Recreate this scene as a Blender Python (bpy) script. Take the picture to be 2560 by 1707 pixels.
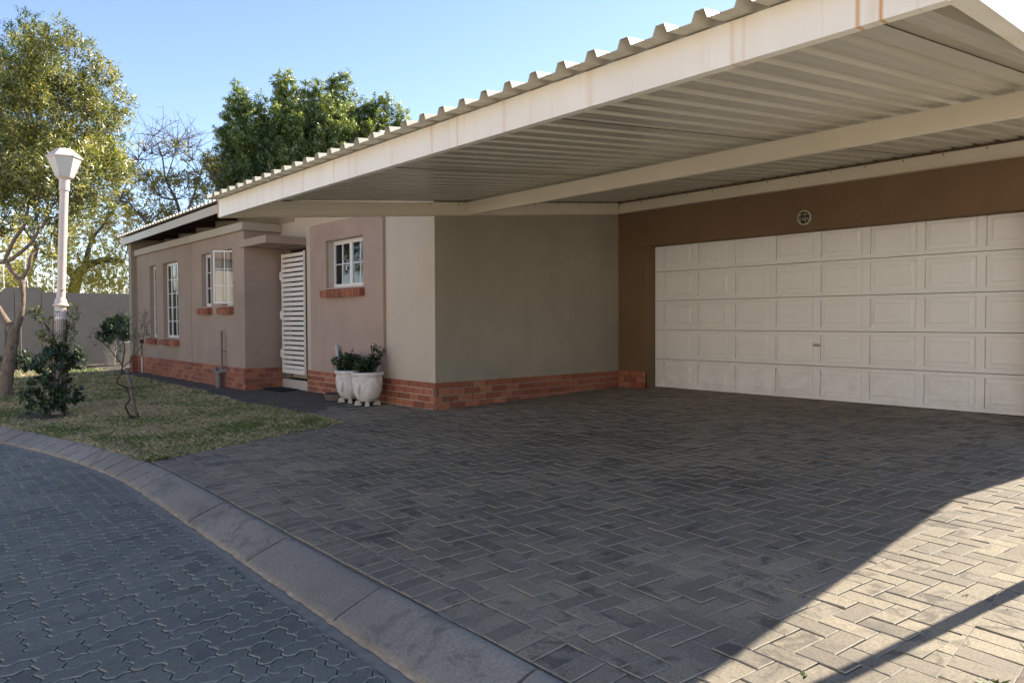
import bpy, bmesh, math, random
import numpy as np
from mathutils import Vector, Matrix

# ------------------------------------------------------------------ camera, sky, sun, exposure
scn = bpy.context.scene
for o in list(bpy.data.objects):
    bpy.data.objects.remove(o)
cd = bpy.data.cameras.new('camera')
cam = bpy.data.objects.new('camera', cd)
scn.collection.objects.link(cam)
CP = (7.8078, -5.38523, 1.11438)
FW = Vector((-0.76181676, 0.64720216, -0.0276513)); RT = Vector((0.64752882, 0.76203048, -0.00399746)); UP = Vector((-0.01848397, 0.02095035, 0.99960964))
cam.matrix_world = Matrix(((RT.x, UP.x, -FW.x, CP[0]), (RT.y, UP.y, -FW.y, CP[1]), (RT.z, UP.z, -FW.z, CP[2]), (0, 0, 0, 1)))
cd.lens = 26.786
cd.sensor_width = 36
cd.clip_start = .05
cd.clip_end = 2000
scn.camera = cam

SUN = Vector((.15, 1.3, 1.0)).normalized()
elev = math.asin(SUN.z)
azim = math.atan2(SUN.x, SUN.y)
w = bpy.data.worlds.new('World')
scn.world = w
w.use_nodes = True
nt = w.node_tree
sky = nt.nodes.new('ShaderNodeTexSky')
sky.sky_type = 'NISHITA'
sky.sun_disc = False
sky.sun_elevation = elev
sky.sun_rotation = azim
sky.altitude = 1400
sky.air_density = 1.0
sky.dust_density = .7
sky.ozone_density = 2.2
bg = nt.nodes['Background']
bg.inputs[1].default_value = .088
tint = nt.nodes.new('ShaderNodeMix'); tint.data_type = 'RGBA'; tint.blend_type = 'MULTIPLY'
tint.inputs[0].default_value = 1.0; tint.inputs[7].default_value = (1.04, .95, .93, 1)
nt.links.new(sky.outputs[0], tint.inputs[6])
nt.links.new(tint.outputs[2], bg.inputs[0])
sd = bpy.data.lights.new('sun', 'SUN')
sd.energy = 3.8
sd.angle = math.radians(.5)
sd.color = (1.0, .91, .77)
so = bpy.data.objects.new('sun', sd)
scn.collection.objects.link(so)
so.rotation_euler = SUN.to_track_quat('Z', 'Y').to_euler()
so.location = (0, 0, 30)
scn.view_settings.view_transform = 'Standard'
scn.view_settings.look = 'None'
scn.view_settings.exposure = 1.82
scn.view_settings.gamma = 1
scn.render.engine = 'CYCLES'
scn.cycles.max_bounces = 8
scn.cycles.diffuse_bounces = 5
scn.cycles.transparent_max_bounces = 12

rng = np.random.default_rng(11)
random.seed(5)

# ------------------------------------------------------------------ materials
def L(nt, a, b): nt.links.new(a, b)

def newmat(name):
    m = bpy.data.materials.new(name)
    m.use_nodes = True
    n = m.node_tree
    return m, n, n.nodes['Principled BSDF']

def noise(n, scale, detail=4, rough=.6, vec=None, dist=0):
    t = n.nodes.new('ShaderNodeTexNoise')
    t.inputs['Scale'].default_value = scale
    t.inputs['Detail'].default_value = detail
    t.inputs['Roughness'].default_value = rough
    t.inputs['Distortion'].default_value = dist
    if vec is not None: L(n, vec, t.inputs['Vector'])
    return t.outputs['Fac']

def ramp(n, fac, stops):
    r = n.nodes.new('ShaderNodeValToRGB')
    e = r.color_ramp.elements
    e[0].position, e[0].color = stops[0][0], c4(stops[0][1])
    e[1].position, e[1].color = stops[-1][0], c4(stops[-1][1])
    for p, c in stops[1:-1]:
        q = e.new(p); q.color = c4(c)
    L(n, fac, r.inputs[0])
    return r.outputs[0]

def c4(c):
    if isinstance(c, (int, float)): return (c, c, c, 1)
    return (c[0], c[1], c[2], 1)

def mix(n, fac, a, b, mode='MIX'):
    x = n.nodes.new('ShaderNodeMix')
    x.data_type = 'RGBA'; x.blend_type = mode
    for k, v in ((0, fac), (6, a), (7, b)):
        if isinstance(v, bpy.types.NodeSocket): L(n, v, x.inputs[k])
        elif k == 0: x.inputs[0].default_value = v
        else: x.inputs[k].default_value = c4(v)
    return x.outputs[2]

def mth(n, op, a, b=0.0, clamp=False):
    x = n.nodes.new('ShaderNodeMath'); x.operation = op; x.use_clamp = clamp
    for k, v in ((0, a), (1, b)):
        if isinstance(v, bpy.types.NodeSocket): L(n, v, x.inputs[k])
        else: x.inputs[k].default_value = v
    return x.outputs[0]

def objco(n): return n.nodes.new('ShaderNodeTexCoord').outputs['Object']
def mapping(n, vec, sc=(1, 1, 1), loc=(0, 0, 0)):
    m = n.nodes.new('ShaderNodeMapping'); m.inputs['Scale'].default_value = sc; m.inputs['Location'].default_value = loc
    L(n, vec, m.inputs[0]); return m.outputs[0]
def bump(n, bsdf, h, strength=.2, dist=.01):
    b = n.nodes.new('ShaderNodeBump'); b.inputs['Strength'].default_value = strength; b.inputs['Distance'].default_value = dist
    L(n, h, b.inputs['Height']); L(n, b.outputs[0], bsdf.inputs['Normal'])
def island(n): return n.nodes.new('ShaderNodeNewGeometry').outputs['Random Per Island']
def mul(c, k): return tuple(v * k for v in c)

def plaster(name, col, var=.10, rough=.85):
    m, n, b = newmat(name)
    v = objco(n)
    big = noise(n, .9, 5, .65, v, .4)
    streak = noise(n, 1.0, 4, .6, mapping(n, v, (3.2, 3.2, .35)))
    sm = noise(n, 14, 4, .7, v)
    c = mix(n, ramp(n, big, [(.32, 0), (.7, 1)]), mul(col, 1 - var), mul(col, 1 + var))
    c = mix(n, ramp(n, streak, [(.5, 0), (.8, .35)]), c, mul(col, 1 - 2 * var))
    c = mix(n, ramp(n, sm, [(.3, 0), (.8, .18)]), c, mul(col, .8))
    sep = n.nodes.new('ShaderNodeSeparateXYZ'); L(n, v, sep.inputs[0])
    spl = mth(n, 'MULTIPLY', mth(n, 'SUBTRACT', 1.0, mth(n, 'MULTIPLY', sep.outputs[2], 1.15), True), ramp(n, noise(n, 3.5, 6, .7, v, .6), [(.42, 0), (.7, .55)]))
    c = mix(n, spl, c, (col[0] * .62, col[1] * .6, col[2] * .56))
    L(n, c, b.inputs['Base Color'])
    b.inputs['Roughness'].default_value = rough
    b.inputs['Specular IOR Level'].default_value = .3
    h = mth(n, 'ADD', mth(n, 'MULTIPLY', noise(n, 5, 3, .5, v), .8), mth(n, 'MULTIPLY', noise(n, 160, 3, .6, v), .12))
    bump(n, b, h, .6, .007)
    return m

def simple(name, col, rough=.5, metal=0, var=.06, scale=8, bumps=0, spec=.5):
    m, n, b = newmat(name)
    v = objco(n)
    f = noise(n, scale, 5, .6, v)
    L(n, mix(n, ramp(n, f, [(.3, 0), (.72, 1)]), mul(col, 1 - var), mul(col, 1 + var)), b.inputs['Base Color'])
    b.inputs['Roughness'].default_value = rough
    b.inputs['Metallic'].default_value = metal
    b.inputs['Specular IOR Level'].default_value = spec
    if bumps: bump(n, b, noise(n, scale * 6, 4, .6, v), bumps, .004)
    return m

def brickmat(name, cols, eff=.5):
    m, n, b = newmat(name)
    v = objco(n)
    isl = island(n)
    c = ramp(n, isl, [(0, cols[0]), (.5, cols[1]), (1, cols[2])])
    c = mix(n, ramp(n, noise(n, 18, 5, .7, v), [(.45, 0), (.75, .5)]), c, mul(cols[0], .55))
    c = mix(n, ramp(n, noise(n, 5, 5, .75, v, .5), [(.6, 0), (.8, eff)]), c, (.52, .40, .33))
    L(n, c, b.inputs['Base Color'])
    b.inputs['Roughness'].default_value = .8
    bump(n, b, noise(n, 90, 4, .7, v), .35, .004)
    return m

def pavermat(name, cols, dirt, spots=1.0):
    m, n, b = newmat(name)
    v = objco(n)
    isl = island(n)
    c = ramp(n, isl, [(0, cols[0]), (.35, cols[1]), (.7, cols[2]), (1, cols[3])])
    big = noise(n, .55, 6, .62, v, .6)
    c = mix(n, ramp(n, big, [(.40, 0), (.68, .75)]), c, dirt)
    oil = noise(n, 1.7, 6, .72, mapping(n, v, loc=(3, 7, 0)), .8)
    c = mix(n, ramp(n, oil, [(.55, 0), (.68, .7 * spots)]), c, mul(dirt, .45))
    pat = mth(n, 'ADD', noise(n, 6, 6, .7, v, .8), mth(n, 'MULTIPLY', mth(n, 'SUBTRACT', isl, .5), .16))
    c = mix(n, ramp(n, pat, [(.56, 0), (.66, .55 * spots)]), c, mul(dirt, .5))
    gr = mth(n, 'ADD', mth(n, 'MULTIPLY', noise(n, 260, 3, .8, v), .5), mth(n, 'MULTIPLY', noise(n, 95, 3, .75, v), .5))
    c = mix(n, ramp(n, gr, [(.36, .7), (.58, 0)]), c, mul(dirt, .5))
    c = mix(n, ramp(n, gr, [(.60, 0), (.70, .5)]), c, (.5, .46, .4))
    c = mix(n, ramp(n, noise(n, 11, 5, .75, v, 1.2), [(.68, 0), (.74, .35 * spots)]), c, (.42, .39, .35))
    L(n, c, b.inputs['Base Color'])
    L(n, ramp(n, oil, [(.55, .86), (.75, .6)]), b.inputs['Roughness'])
    b.inputs['Specular IOR Level'].default_value = .35
    h = mth(n, 'ADD', mth(n, 'MULTIPLY', gr, .5), mth(n, 'MULTIPLY', noise(n, 40, 4, .7, v), .5))
    bump(n, b, h, .55, .003)
    return m

def paintsteel(name, col, rust=0., rough=.38, stains=()):
    m, n, b = newmat(name)
    v = objco(n)
    c = mix(n, ramp(n, noise(n, 1.4, 5, .65, v), [(.35, 0), (.7, 1)]), mul(col, .93), mul(col, 1.03))
    if rust:
        f1 = noise(n, 1, 3, .7, mapping(n, v, (13, 2, .5)))
        f2 = noise(n, 1, 4, .7, mapping(n, v, (55, 2, 1.2)))
        s = mth(n, 'MULTIPLY', ramp(n, f1, [(.5, 0), (.72, 1)]), ramp(n, f2, [(.5, 0), (.72, 1)]))
        c = mix(n, mth(n, 'MULTIPLY', s, rust), c, (.62, .37, .16))
        dots = noise(n, 70, 2, .5, v)
        c = mix(n, ramp(n, dots, [(.76, 0), (.79, .7)]), c, (.33, .15, .05))
        c = mix(n, ramp(n, noise(n, 1, 5, .7, mapping(n, v, (3, 3, .8))), [(.5, 0), (.75, .25 * rust)]), c, (.6, .5, .36))
    if stains:
        sep = n.nodes.new('ShaderNodeSeparateXYZ'); L(n, v, sep.inputs[0])
        wob = mth(n, 'MULTIPLY', mth(n, 'SUBTRACT', noise(n, 7, 3, .6, v), .5), .012)
        tot = None
        for x0, wd, st in stains:
            d = mth(n, 'ABSOLUTE', mth(n, 'ADD', mth(n, 'SUBTRACT', sep.outputs[0], x0), wob))
            g = mth(n, 'MULTIPLY', mth(n, 'SUBTRACT', 1.0, mth(n, 'DIVIDE', d, wd), clamp=True), st)
            tot = g if tot is None else mth(n, 'MAXIMUM', tot, g)
        c = mix(n, tot, c, (.58, .25, .05))
    L(n, c, b.inputs['Base Color'])
    b.inputs['Roughness'].default_value = rough
    bump(n, b, noise(n, 2.2, 3, .5, v), .12, .01)
    return m

def leafmat(name, cols, trans=.35, rough=.42, spec=.5):
    m, n, b = newmat(name)
    isl = island(n)
    v = objco(n)
    c = ramp(n, isl, [(0, cols[0]), (.45, cols[1]), (.85, cols[2]), (1, cols[3])])
    c = mix(n, ramp(n, noise(n, 1.3, 3, .6, v), [(.35, 0), (.68, .5)]), c, mul(cols[0], .8))
    c = mix(n, ramp(n, noise(n, 2.6, 3, .55, mapping(n, v, loc=(5, 1, 3))), [(.54, 0), (.70, .6)]), c, mul(cols[3], .85))
    L(n, c, b.inputs['Base Color'])
    b.inputs['Roughness'].default_value = rough
    b.inputs['Specular IOR Level'].default_value = spec
    t = n.nodes.new('ShaderNodeBsdfTranslucent')
    L(n, mix(n, 1.0, c, (1.5, 1.35, .55), 'MULTIPLY'), t.inputs[0])
    x = n.nodes.new('ShaderNodeMixShader'); x.inputs[0].default_value = trans
    L(n, b.outputs[0], x.inputs[1]); L(n, t.outputs[0], x.inputs[2])
    L(n, x.outputs[0], n.nodes['Material Output'].inputs[0])
    return m

def barkmat(name, a, bcol):
    m, n, b = newmat(name)
    v = objco(n)
    f = noise(n, 1, 6, .75, mapping(n, v, (38, 38, 12)), .6)
    f2 = noise(n, 5, 4, .7, v)
    c = mix(n, ramp(n, f, [(.38, 0), (.62, 1)]), a, bcol)
    c = mix(n, ramp(n, f2, [(.5, 0), (.75, .5)]), c, mul(bcol, 1.25))
    L(n, c, b.inputs['Base Color'])
    b.inputs['Roughness'].default_value = .9
    bump(n, b, f, .8, .01)
    return m

def glassmat(name):
    m, n, b = newmat(name)
    g = n.nodes.new('ShaderNodeBsdfGlossy'); g.inputs['Roughness'].default_value = .01; g.inputs['Color'].default_value = (.95, .97, 1, 1)
    t = n.nodes.new('ShaderNodeBsdfTransparent'); t.inputs[0].default_value = (.82, .86, .85, 1)
    f = n.nodes.new('ShaderNodeFresnel'); f.inputs['IOR'].default_value = 1.55
    x = n.nodes.new('ShaderNodeMixShader')
    L(n, mth(n, 'ADD', mth(n, 'MULTIPLY', f.outputs[0], 1.15), .01, True), x.inputs[0])
    L(n, t.outputs[0], x.inputs[1]); L(n, g.outputs[0], x.inputs[2])
    L(n, x.outputs[0], n.nodes['Material Output'].inputs[0])
    return m

M = {}
M['pink'] = plaster('plaster_pink_brown', (.37, .282, .222), .13)
M['pinkpanel'] = plaster('plaster_pink_panel', (.425, .313, .25), .12)
M['pale'] = plaster('plaster_pale_greige', (.56, .485, .385), .06)
M['olive'] = plaster('plaster_olive_grey', (.345, .303, .232), .10)
M['brown'] = plaster('plaster_garage_brown', (.185, .118, .066), .10)
M['trim'] = plaster('plaster_trim_grey', (.47, .41, .325), .06)
M['greywall'] = plaster('plaster_boundary_grey', (.155, .147, .137), .08)
M['brick'] = brickmat('red_face_brick', [(.225, .075, .042), (.335, .112, .058), (.43, .165, .088)])
M['mortar'] = simple('mortar', (.13, .105, .085), .95, var=.3, scale=20, bumps=.5)
M['paver'] = pavermat('driveway_paver_concrete', [(.225, .19, .143), (.32, .27, .193), (.385, .325, .228), (.27, .23, .172)], (.13, .113, .09), 1.2)
M['paveredge'] = simple('paver_edge_glint', (.285, .25, .19), .8, var=.25, scale=30)  # paler chamfers: light caught along the block edges, painted into the colour
M['pathpaver'] = pavermat('path_paver_concrete', [(.10, .088, .072), (.12, .105, .086), (.14, .122, .10), (.11, .096, .08)], (.07, .062, .052), .8)
M['roadpaver'] = pavermat('road_paver_concrete', [(.18, .185, .152), (.212, .216, .176), (.245, .247, .20), (.15, .155, .132)], (.115, .122, .108), .6)
M['joint'] = simple('joint_sand', (.17, .135, .10), .95, var=.35, scale=30, bumps=.5)
M['roadjoint'] = simple('road_joint_sand', (.20, .165, .13), .95, var=.4, scale=24, bumps=.5)
M['roadedge'] = simple('road_paver_edge_glint', (.225, .23, .20), .8, var=.25, scale=30)  # road block chamfers painted paler for the light on their edges
M['kerb'] = pavermat('kerb_concrete', [(.28, .262, .222), (.315, .295, .252), (.34, .318, .27), (.295, .275, .235)], (.18, .168, .142), .9)
M['mortarline'] = simple('kerb_mortar_line', (.42, .33, .22), .95, var=.3, scale=18, bumps=.6)
M['haunch'] = simple('kerb_haunch_concrete', (.20, .19, .165), .9, var=.25, scale=14, bumps=.5)
M['soil'] = simple('garden_soil', (.075, .052, .036), .95, var=.4, scale=9, bumps=.8)
ST = [(1.142, .008, .35), (1.553, .012, .4), (1.575, .005, .3), (1.966, .009, .5), (2.499, .008, .55), (2.737, .01, .3), (3.811, .012, .35), (4.078, .01, .4), (4.518, .02, .2), (5.18, .03, .2), (5.985, .012, .22), (6.04, .01, .2), (6.505, .011, .75), (6.587, .009, .9), (6.56, .03, .15), (.02, .02, .5)]
ST = [(a - 3.2, b * 1.25, min(1, c * 1.15)) for a, b, c in ST]
M['fascia'] = paintsteel('fascia_white_paint', (.85, .81, .705), .9, .4, ST)
M['beam'] = paintsteel('beam_cream_paint', (.74, .67, .53), .3, .33)
M['hfascia'] = paintsteel('house_fascia_paint', (.60, .54, .44), .15, .45)
M['sheet'] = paintsteel('roof_sheet_painted', (.49, .46, .37), 0, .28)
M['housesheet'] = paintsteel('house_roof_sheet_painted', (.72, .68, .6), 0, .35)
M['white'] = simple('white_gloss_paint', (.78, .76, .72), .35, var=.03)
M['gatewhite'] = simple('gate_white_paint', (.80, .76, .68), .4, var=.04)
M['garagedoor'] = plaster('garage_door_cream', (.87, .865, .835), .025, .5)
M['timber'] = simple('dark_stained_timber', (.035, .018, .012), .6, var=.3, scale=12)
M['glass'] = glassmat('window_glass')
M['curtain'] = simple('curtain_cloth', (.45, .42, .36), .9, var=.08)
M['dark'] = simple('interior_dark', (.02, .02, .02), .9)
M['tile'] = simple('step_tile_cream', (.50, .45, .38), .55, var=.06)
M['mat'] = simple('doormat_black', (.012, .012, .013), .95, var=.3, scale=40, bumps=.8)
M['pipegrey'] = simple('pipe_brown_grey', (.20, .165, .14), .55, var=.08)
M['pipepale'] = simple('pipe_pale_blue_grey', (.42, .46, .46), .5, var=.06)
M['chrome'] = simple('worn_chrome', (.7, .67, .6), .25, 1, .05)
M['black'] = simple('black_plastic', (.012, .012, .012), .5)
M['lamppaint'] = simple('lamp_post_beige_paint', (.64, .535, .455), .42, var=.06, scale=3)
M['plate'] = simple('number_plate_white', (.75, .75, .75), .4, var=.02)
M['net'] = simple('black_garden_net', (.02, .018, .016), .7)
M['pot'] = None
M['dishc'] = simple('dish_brown_clay', (.145, .11, .09), .85, var=.12, scale=14, bumps=.3)
M['planter'] = plaster('planter_grey_cement', (.46, .42, .37), .08)
M['soilpot'] = M['soil']
M['stake'] = barkmat('stake_wood', (.12, .10, .08), (.22, .19, .155))
M['stem'] = simple('brown_stem', (.06, .042, .03), .8, var=.3, scale=30)
M['bark'] = barkmat('tree_bark_brown', (.10, .075, .055), (.27, .205, .15))
M['twig'] = barkmat('twig_grey_brown', (.07, .055, .045), (.15, .12, .095))
M['leafbig'] = leafmat('olive_green_leaves', [(.055, .08, .022), (.165, .19, .055), (.32, .335, .11), (.60, .56, .33)], .42, .3, .8)
M['leafdark'] = leafmat('deep_green_leaves', [(.03, .065, .016), (.055, .10, .024), (.085, .135, .035), (.13, .17, .05)], .35, .4)
M['leafyel'] = leafmat('yellow_green_leaves', [(.30, .30, .06), (.48, .45, .12), (.66, .59, .21), (.80, .70, .34)], .66, .45)
M['leafever'] = leafmat('evergreen_leaves', [(.035, .07, .028), (.13, .20, .065), (.29, .37, .13), (.62, .66, .32)], .5, .28, .9)
M['leafsparse'] = leafmat('sparse_tree_leaves', [(.15, .17, .045), (.26, .28, .07), (.40, .38, .11), (.52, .44, .16)], .58, .42)
M['leafshrub'] = leafmat('shrub_leaves', [(.014, .036, .016), (.022, .052, .022), (.034, .07, .026), (.075, .11, .03)], .2, .4)
M['leafpale'] = leafmat('young_creeper_leaves', [(.09, .12, .05), (.15, .18, .08), (.22, .25, .12), (.3, .32, .17)], .35, .4)
M['leafsap'] = leafmat('grey_green_feathery_leaves', [(.03, .06, .04), (.045, .085, .055), (.07, .11, .07), (.1, .14, .08)], .3, .5)
M['weed'] = leafmat('weed_leaves', [(.04, .09, .02), (.07, .14, .03), (.1, .18, .04), (.16, .22, .08)], .3, .5)

def potmat():
    m, n, b = newmat('weathered_white_pot')
    v = objco(n)
    c = mix(n, ramp(n, noise(n, 4, 6, .7, v, .5), [(.35, 0), (.6, 1)]), (.52, .47, .41), (.84, .80, .76))
    c = mix(n, ramp(n, noise(n, 3, 6, .75, mapping(n, v, (1.5, 1.5, 1), (4, 2, 8)), 1), [(.56, 0), (.64, .6)]), c, (.20, .19, .18))
    c = mix(n, ramp(n, noise(n, 5, 5, .7, mapping(n, v, (1, 1, 1), (9, 5, 2)), 1), [(.6, 0), (.7, .5)]), c, (.45, .33, .19))
    L(n, c, b.inputs['Base Color']); b.inputs['Roughness'].default_value = .8
    bump(n, b, noise(n, 24, 5, .7, v), .5, .006)
    return m
M['pot'] = potmat()

def frostmat():
    m, n, b = newmat('frosted_lantern_panel')
    b.inputs['Base Color'].default_value = (.85, .85, .81, 1)
    b.inputs['Roughness'].default_value = .35
    t = n.nodes.new('ShaderNodeBsdfTranslucent'); t.inputs[0].default_value = (.8, .8, .75, 1)
    x = n.nodes.new('ShaderNodeMixShader'); x.inputs[0].default_value = .45
    L(n, b.outputs[0], x.inputs[1]); L(n, t.outputs[0], x.inputs[2])
    L(n, x.outputs[0], n.nodes['Material Output'].inputs[0])
    return m
M['frost'] = frostmat()

def lawnmat(name, dark=False):
    m, n, b = newmat(name)
    v = objco(n)
    patch = mth(n, 'ADD', mth(n, 'MULTIPLY', noise(n, .9, 5, .6, v, .5), .75), mth(n, 'MULTIPLY', noise(n, 4, 4, .6, v), .25))
    if dark:
        c = mix(n, ramp(n, patch, [(.42, 0), (.58, 1)]), (.05, .075, .02), (.15, .115, .07))
        b.inputs['Roughness'].default_value = .95
        L(n, c, b.inputs['Base Color'])
        bump(n, b, noise(n, 60, 4, .8, v), 1.0, .02)
        return m
    isl = island(n)
    straw = ramp(n, isl, [(0, (.28, .22, .12)), (.5, (.48, .40, .22)), (1, (.70, .61, .40))])
    green = ramp(n, isl, [(0, (.075, .125, .022)), (.6, (.135, .195, .04)), (1, (.30, .31, .10))])
    f = mth(n, 'ADD', patch, mth(n, 'MULTIPLY', mth(n, 'SUBTRACT', isl, .5), .22))
    L(n, mix(n, ramp(n, f, [(.42, 0), (.56, 1)]), green, straw), b.inputs['Base Color'])
    b.inputs['Roughness'].default_value = .7
    return m
M['lawnbase'] = lawnmat('lawn_thatch', True)
M['blade'] = lawnmat('grass_blades')

# ------------------------------------------------------------------ mesh helpers
col = scn.collection

def root_loc(o):
    while o is not None and o.parent is not None: o = o.parent
    return np.array(o.location) if o is not None else np.zeros(3)

def link(name, me, mat, parent=None):
    for p in ([mat] if not isinstance(mat, (list, tuple)) else mat): me.materials.append(p)
    o = bpy.data.objects.new(name, me)
    col.objects.link(o)
    if parent is not None: o.parent = parent
    return o

def tag(o, label=None, cat=None, group=None, kind=None):
    if label: o['label'] = label
    if cat: o['category'] = cat
    if group: o['group'] = group
    if kind: o['kind'] = kind
    return o

def empty(name, loc, label=None, cat=None, group=None):
    o = bpy.data.objects.new(name, None)
    o.empty_display_size = .2
    col.objects.link(o)
    o.location = loc
    return tag(o, label, cat, group)

class MB:
    def __init__(self): self.v = []; self.f = []
    def add(self, vs, fs):
        k = len(self.v)
        self.v += [tuple(map(float, p)) for p in vs]
        self.f += [tuple(i + k for i in f) for f in fs]
        return self
    def box(self, x0, x1, y0, y1, z0, z1):
        return self.add([(x0, y0, z0), (x1, y0, z0), (x1, y1, z0), (x0, y1, z0), (x0, y0, z1), (x1, y0, z1), (x1, y1, z1), (x0, y1, z1)],
                        [(0, 3, 2, 1), (4, 5, 6, 7), (0, 1, 5, 4), (1, 2, 6, 5), (2, 3, 7, 6), (3, 0, 4, 7)])
    def hexa(self, p):
        return self.add(p, [(0, 3, 2, 1), (4, 5, 6, 7), (0, 1, 5, 4), (1, 2, 6, 5), (2, 3, 7, 6), (3, 0, 4, 7)])
    def obox(self, c, ax, hs):
        c = np.array(c); ax = [np.array(a, float) for a in ax]
        vs = [c + ax[0] * sx * hs[0] + ax[1] * sy * hs[1] + ax[2] * sz * hs[2] for sz in (-1, 1) for sx, sy in ((-1, -1), (1, -1), (1, 1), (-1, 1))]
        return self.hexa(vs)
    def bar(self, p0, p1, n, w0, w1, h0, h1):
        n = np.array(n, float); z = np.array((0, 0, 1.)); p0 = np.array(p0, float); p1 = np.array(p1, float)
        vs = []
        for h in (h0, h1):
            vs += [p0 + n * w0 + z * h, p1 + n * w0 + z * h, p1 + n * w1 + z * h, p0 + n * w1 + z * h]
        return self.hexa(vs)
    def tube(self, pts, r, seg=8, cap=True, jit=0):
        pts = [np.array(p, float) for p in pts]
        r = [r] * len(pts) if isinstance(r, (int, float)) else list(r)
        rings = []
        up = np.array((0, 0, 1.))
        prev = None
        for i, p in enumerate(pts):
            d = pts[min(i + 1, len(pts) - 1)] - pts[max(i - 1, 0)]
            d = d / (np.linalg.norm(d) + 1e-9)
            if prev is None:
                a = np.cross(d, up) if abs(d[2]) < .95 else np.cross(d, (1., 0, 0))
            else:
                a = prev - d * (prev @ d)
            a = a / (np.linalg.norm(a) + 1e-9); prev = a
            b = np.cross(d, a)
            rings.append([p + (a * math.cos(t) + b * math.sin(t)) * r[i] * (1 + (random.uniform(-jit, jit) if jit else 0)) for t in np.linspace(0, 2 * math.pi, seg, endpoint=False)])
        vs = [q for g in rings for q in g]; fs = []
        for i in range(len(pts) - 1):
            for k in range(seg):
                fs.append((i * seg + k, i * seg + (k + 1) % seg, (i + 1) * seg + (k + 1) % seg, (i + 1) * seg + k))
        if cap:
            fs.append(tuple(range(seg))[::-1]); fs.append(tuple(range((len(pts) - 1) * seg, len(pts) * seg)))
        return self.add(vs, fs)
    def lathe(self, c, prof, seg=32, axis='z', ang0=0):
        c = np.array(c, float)
        vs = []; fs = []
        for r, h in prof:
            for t in np.linspace(0, 2 * math.pi, seg, endpoint=False):
                t += ang0
                a, b = r * math.cos(t), r * math.sin(t)
                vs.append(c + (np.array((a, b, h)) if axis == 'z' else np.array((a, h, b))))
        for i in range(len(prof) - 1):
            for k in range(seg):
                fs.append((i * seg + k, i * seg + (k + 1) % seg, (i + 1) * seg + (k + 1) % seg, (i + 1) * seg + k))
        fs.append(tuple(range(seg))[::-1]); fs.append(tuple(range((len(prof) - 1) * seg, len(prof) * seg)))
        return self.add(vs, fs)
    def build(self, name, mat, parent=None, smooth=False, bevel=0, fix=True):
        me = bpy.data.meshes.new(name)
        R = root_loc(parent)
        me.from_pydata([(p[0] - R[0], p[1] - R[1], p[2] - R[2]) for p in self.v], [], self.f)
        if fix:
            b = bmesh.new(); b.from_mesh(me); bmesh.ops.recalc_face_normals(b, faces=b.faces); b.to_mesh(me); b.free()
        if smooth:
            me.polygons.foreach_set('use_smooth', [True] * len(me.polygons))
            me.set_sharp_from_angle(angle=math.radians(40))
        o = link(name, me, mat, parent)
        if bevel:
            md = o.modifiers.new('bevel', 'BEVEL'); md.width = bevel; md.segments = 2; md.limit_method = 'ANGLE'
        return o

def fastmesh(name, V, F4, mat, parent=None, smooth=False):
    """V (n,3) float array, F4 (m,k) int array"""
    me = bpy.data.meshes.new(name)
    R = root_loc(parent)
    V = np.asarray(V, np.float32) - R.astype(np.float32)
    k = F4.shape[1]
    me.vertices.add(len(V)); me.vertices.foreach_set('co', V.ravel())
    me.loops.add(F4.size); me.loops.foreach_set('vertex_index', F4.astype(np.int32).ravel())
    me.polygons.add(len(F4)); me.polygons.foreach_set('loop_start', np.arange(0, F4.size, k, dtype=np.int32))
    me.update(calc_edges=True)
    me.validate()
    return link(name, me, mat, parent)

def gz(x, y): return .03 * max(min(y, 3.9), -6.0)
def gzr(x, y): return -.1 + .03 * max(y, -6.2)

# wall with rectangular openings, from a grid; u along p0->p1, z up, thickness along n (inward)
def wallgrid(mb, p0, p1, z0, z1, n, th, holes=()):
    p0 = np.array((p0[0], p0[1], 0.)); p1 = np.array((p1[0], p1[1], 0.))
    Lg = np.linalg.norm(p1 - p0); d = (p1 - p0) / Lg; n = np.array((n[0], n[1], 0.))
    us = sorted(set([0, Lg] + [h[0] for h in holes] + [h[1] for h in holes]))
    zs = sorted(set([z0, z1] + [h[2] for h in holes] + [h[3] for h in holes]))
    us = [u for u in us if -1e-6 <= u <= Lg + 1e-6]; zs = [z for z in zs if z0 - 1e-6 <= z <= z1 + 1e-6]
    def solid(i, j):
        if i < 0 or j < 0 or i >= len(us) - 1 or j >= len(zs) - 1: return False
        u = (us[i] + us[i + 1]) / 2; z = (zs[j] + zs[j + 1]) / 2
        return not any(h[0] < u < h[1] and h[2] < z < h[3] for h in holes)
    P = lambda u, z, t: p0 + d * u + n * t + np.array((0, 0, z))
    for i in range(len(us) - 1):
        for j in range(len(zs) - 1):
            if not solid(i, j): continue
            a, b, c, e = us[i], us[i + 1], zs[j], zs[j + 1]
            for t in (0, th): mb.add([P(a, c, t), P(b, c, t), P(b, e, t), P(a, e, t)], [(0, 1, 2, 3) if t == 0 else (0, 3, 2, 1)])
            if not solid(i - 1, j): mb.add([P(a, c, 0), P(a, e, 0), P(a, e, th), P(a, c, th)], [(0, 1, 2, 3)])
            if not solid(i + 1, j): mb.add([P(b, c, 0), P(b, c, th), P(b, e, th), P(b, e, 0)], [(0, 1, 2, 3)])
            if not solid(i, j - 1): mb.add([P(a, c, 0), P(a, c, th), P(b, c, th), P(b, c, 0)], [(0, 1, 2, 3)])
            if not solid(i, j + 1): mb.add([P(a, e, 0), P(b, e, 0), P(b, e, th), P(a, e, th)], [(0, 1, 2, 3)])
    return mb

def weld(mb_obj):
    b = bmesh.new(); b.from_mesh(mb_obj.data); bmesh.ops.remove_doubles(b, verts=b.verts, dist=1e-4); bmesh.ops.recalc_face_normals(b, faces=b.faces); b.to_mesh(mb_obj.data); b.free()
    return mb_obj
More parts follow.
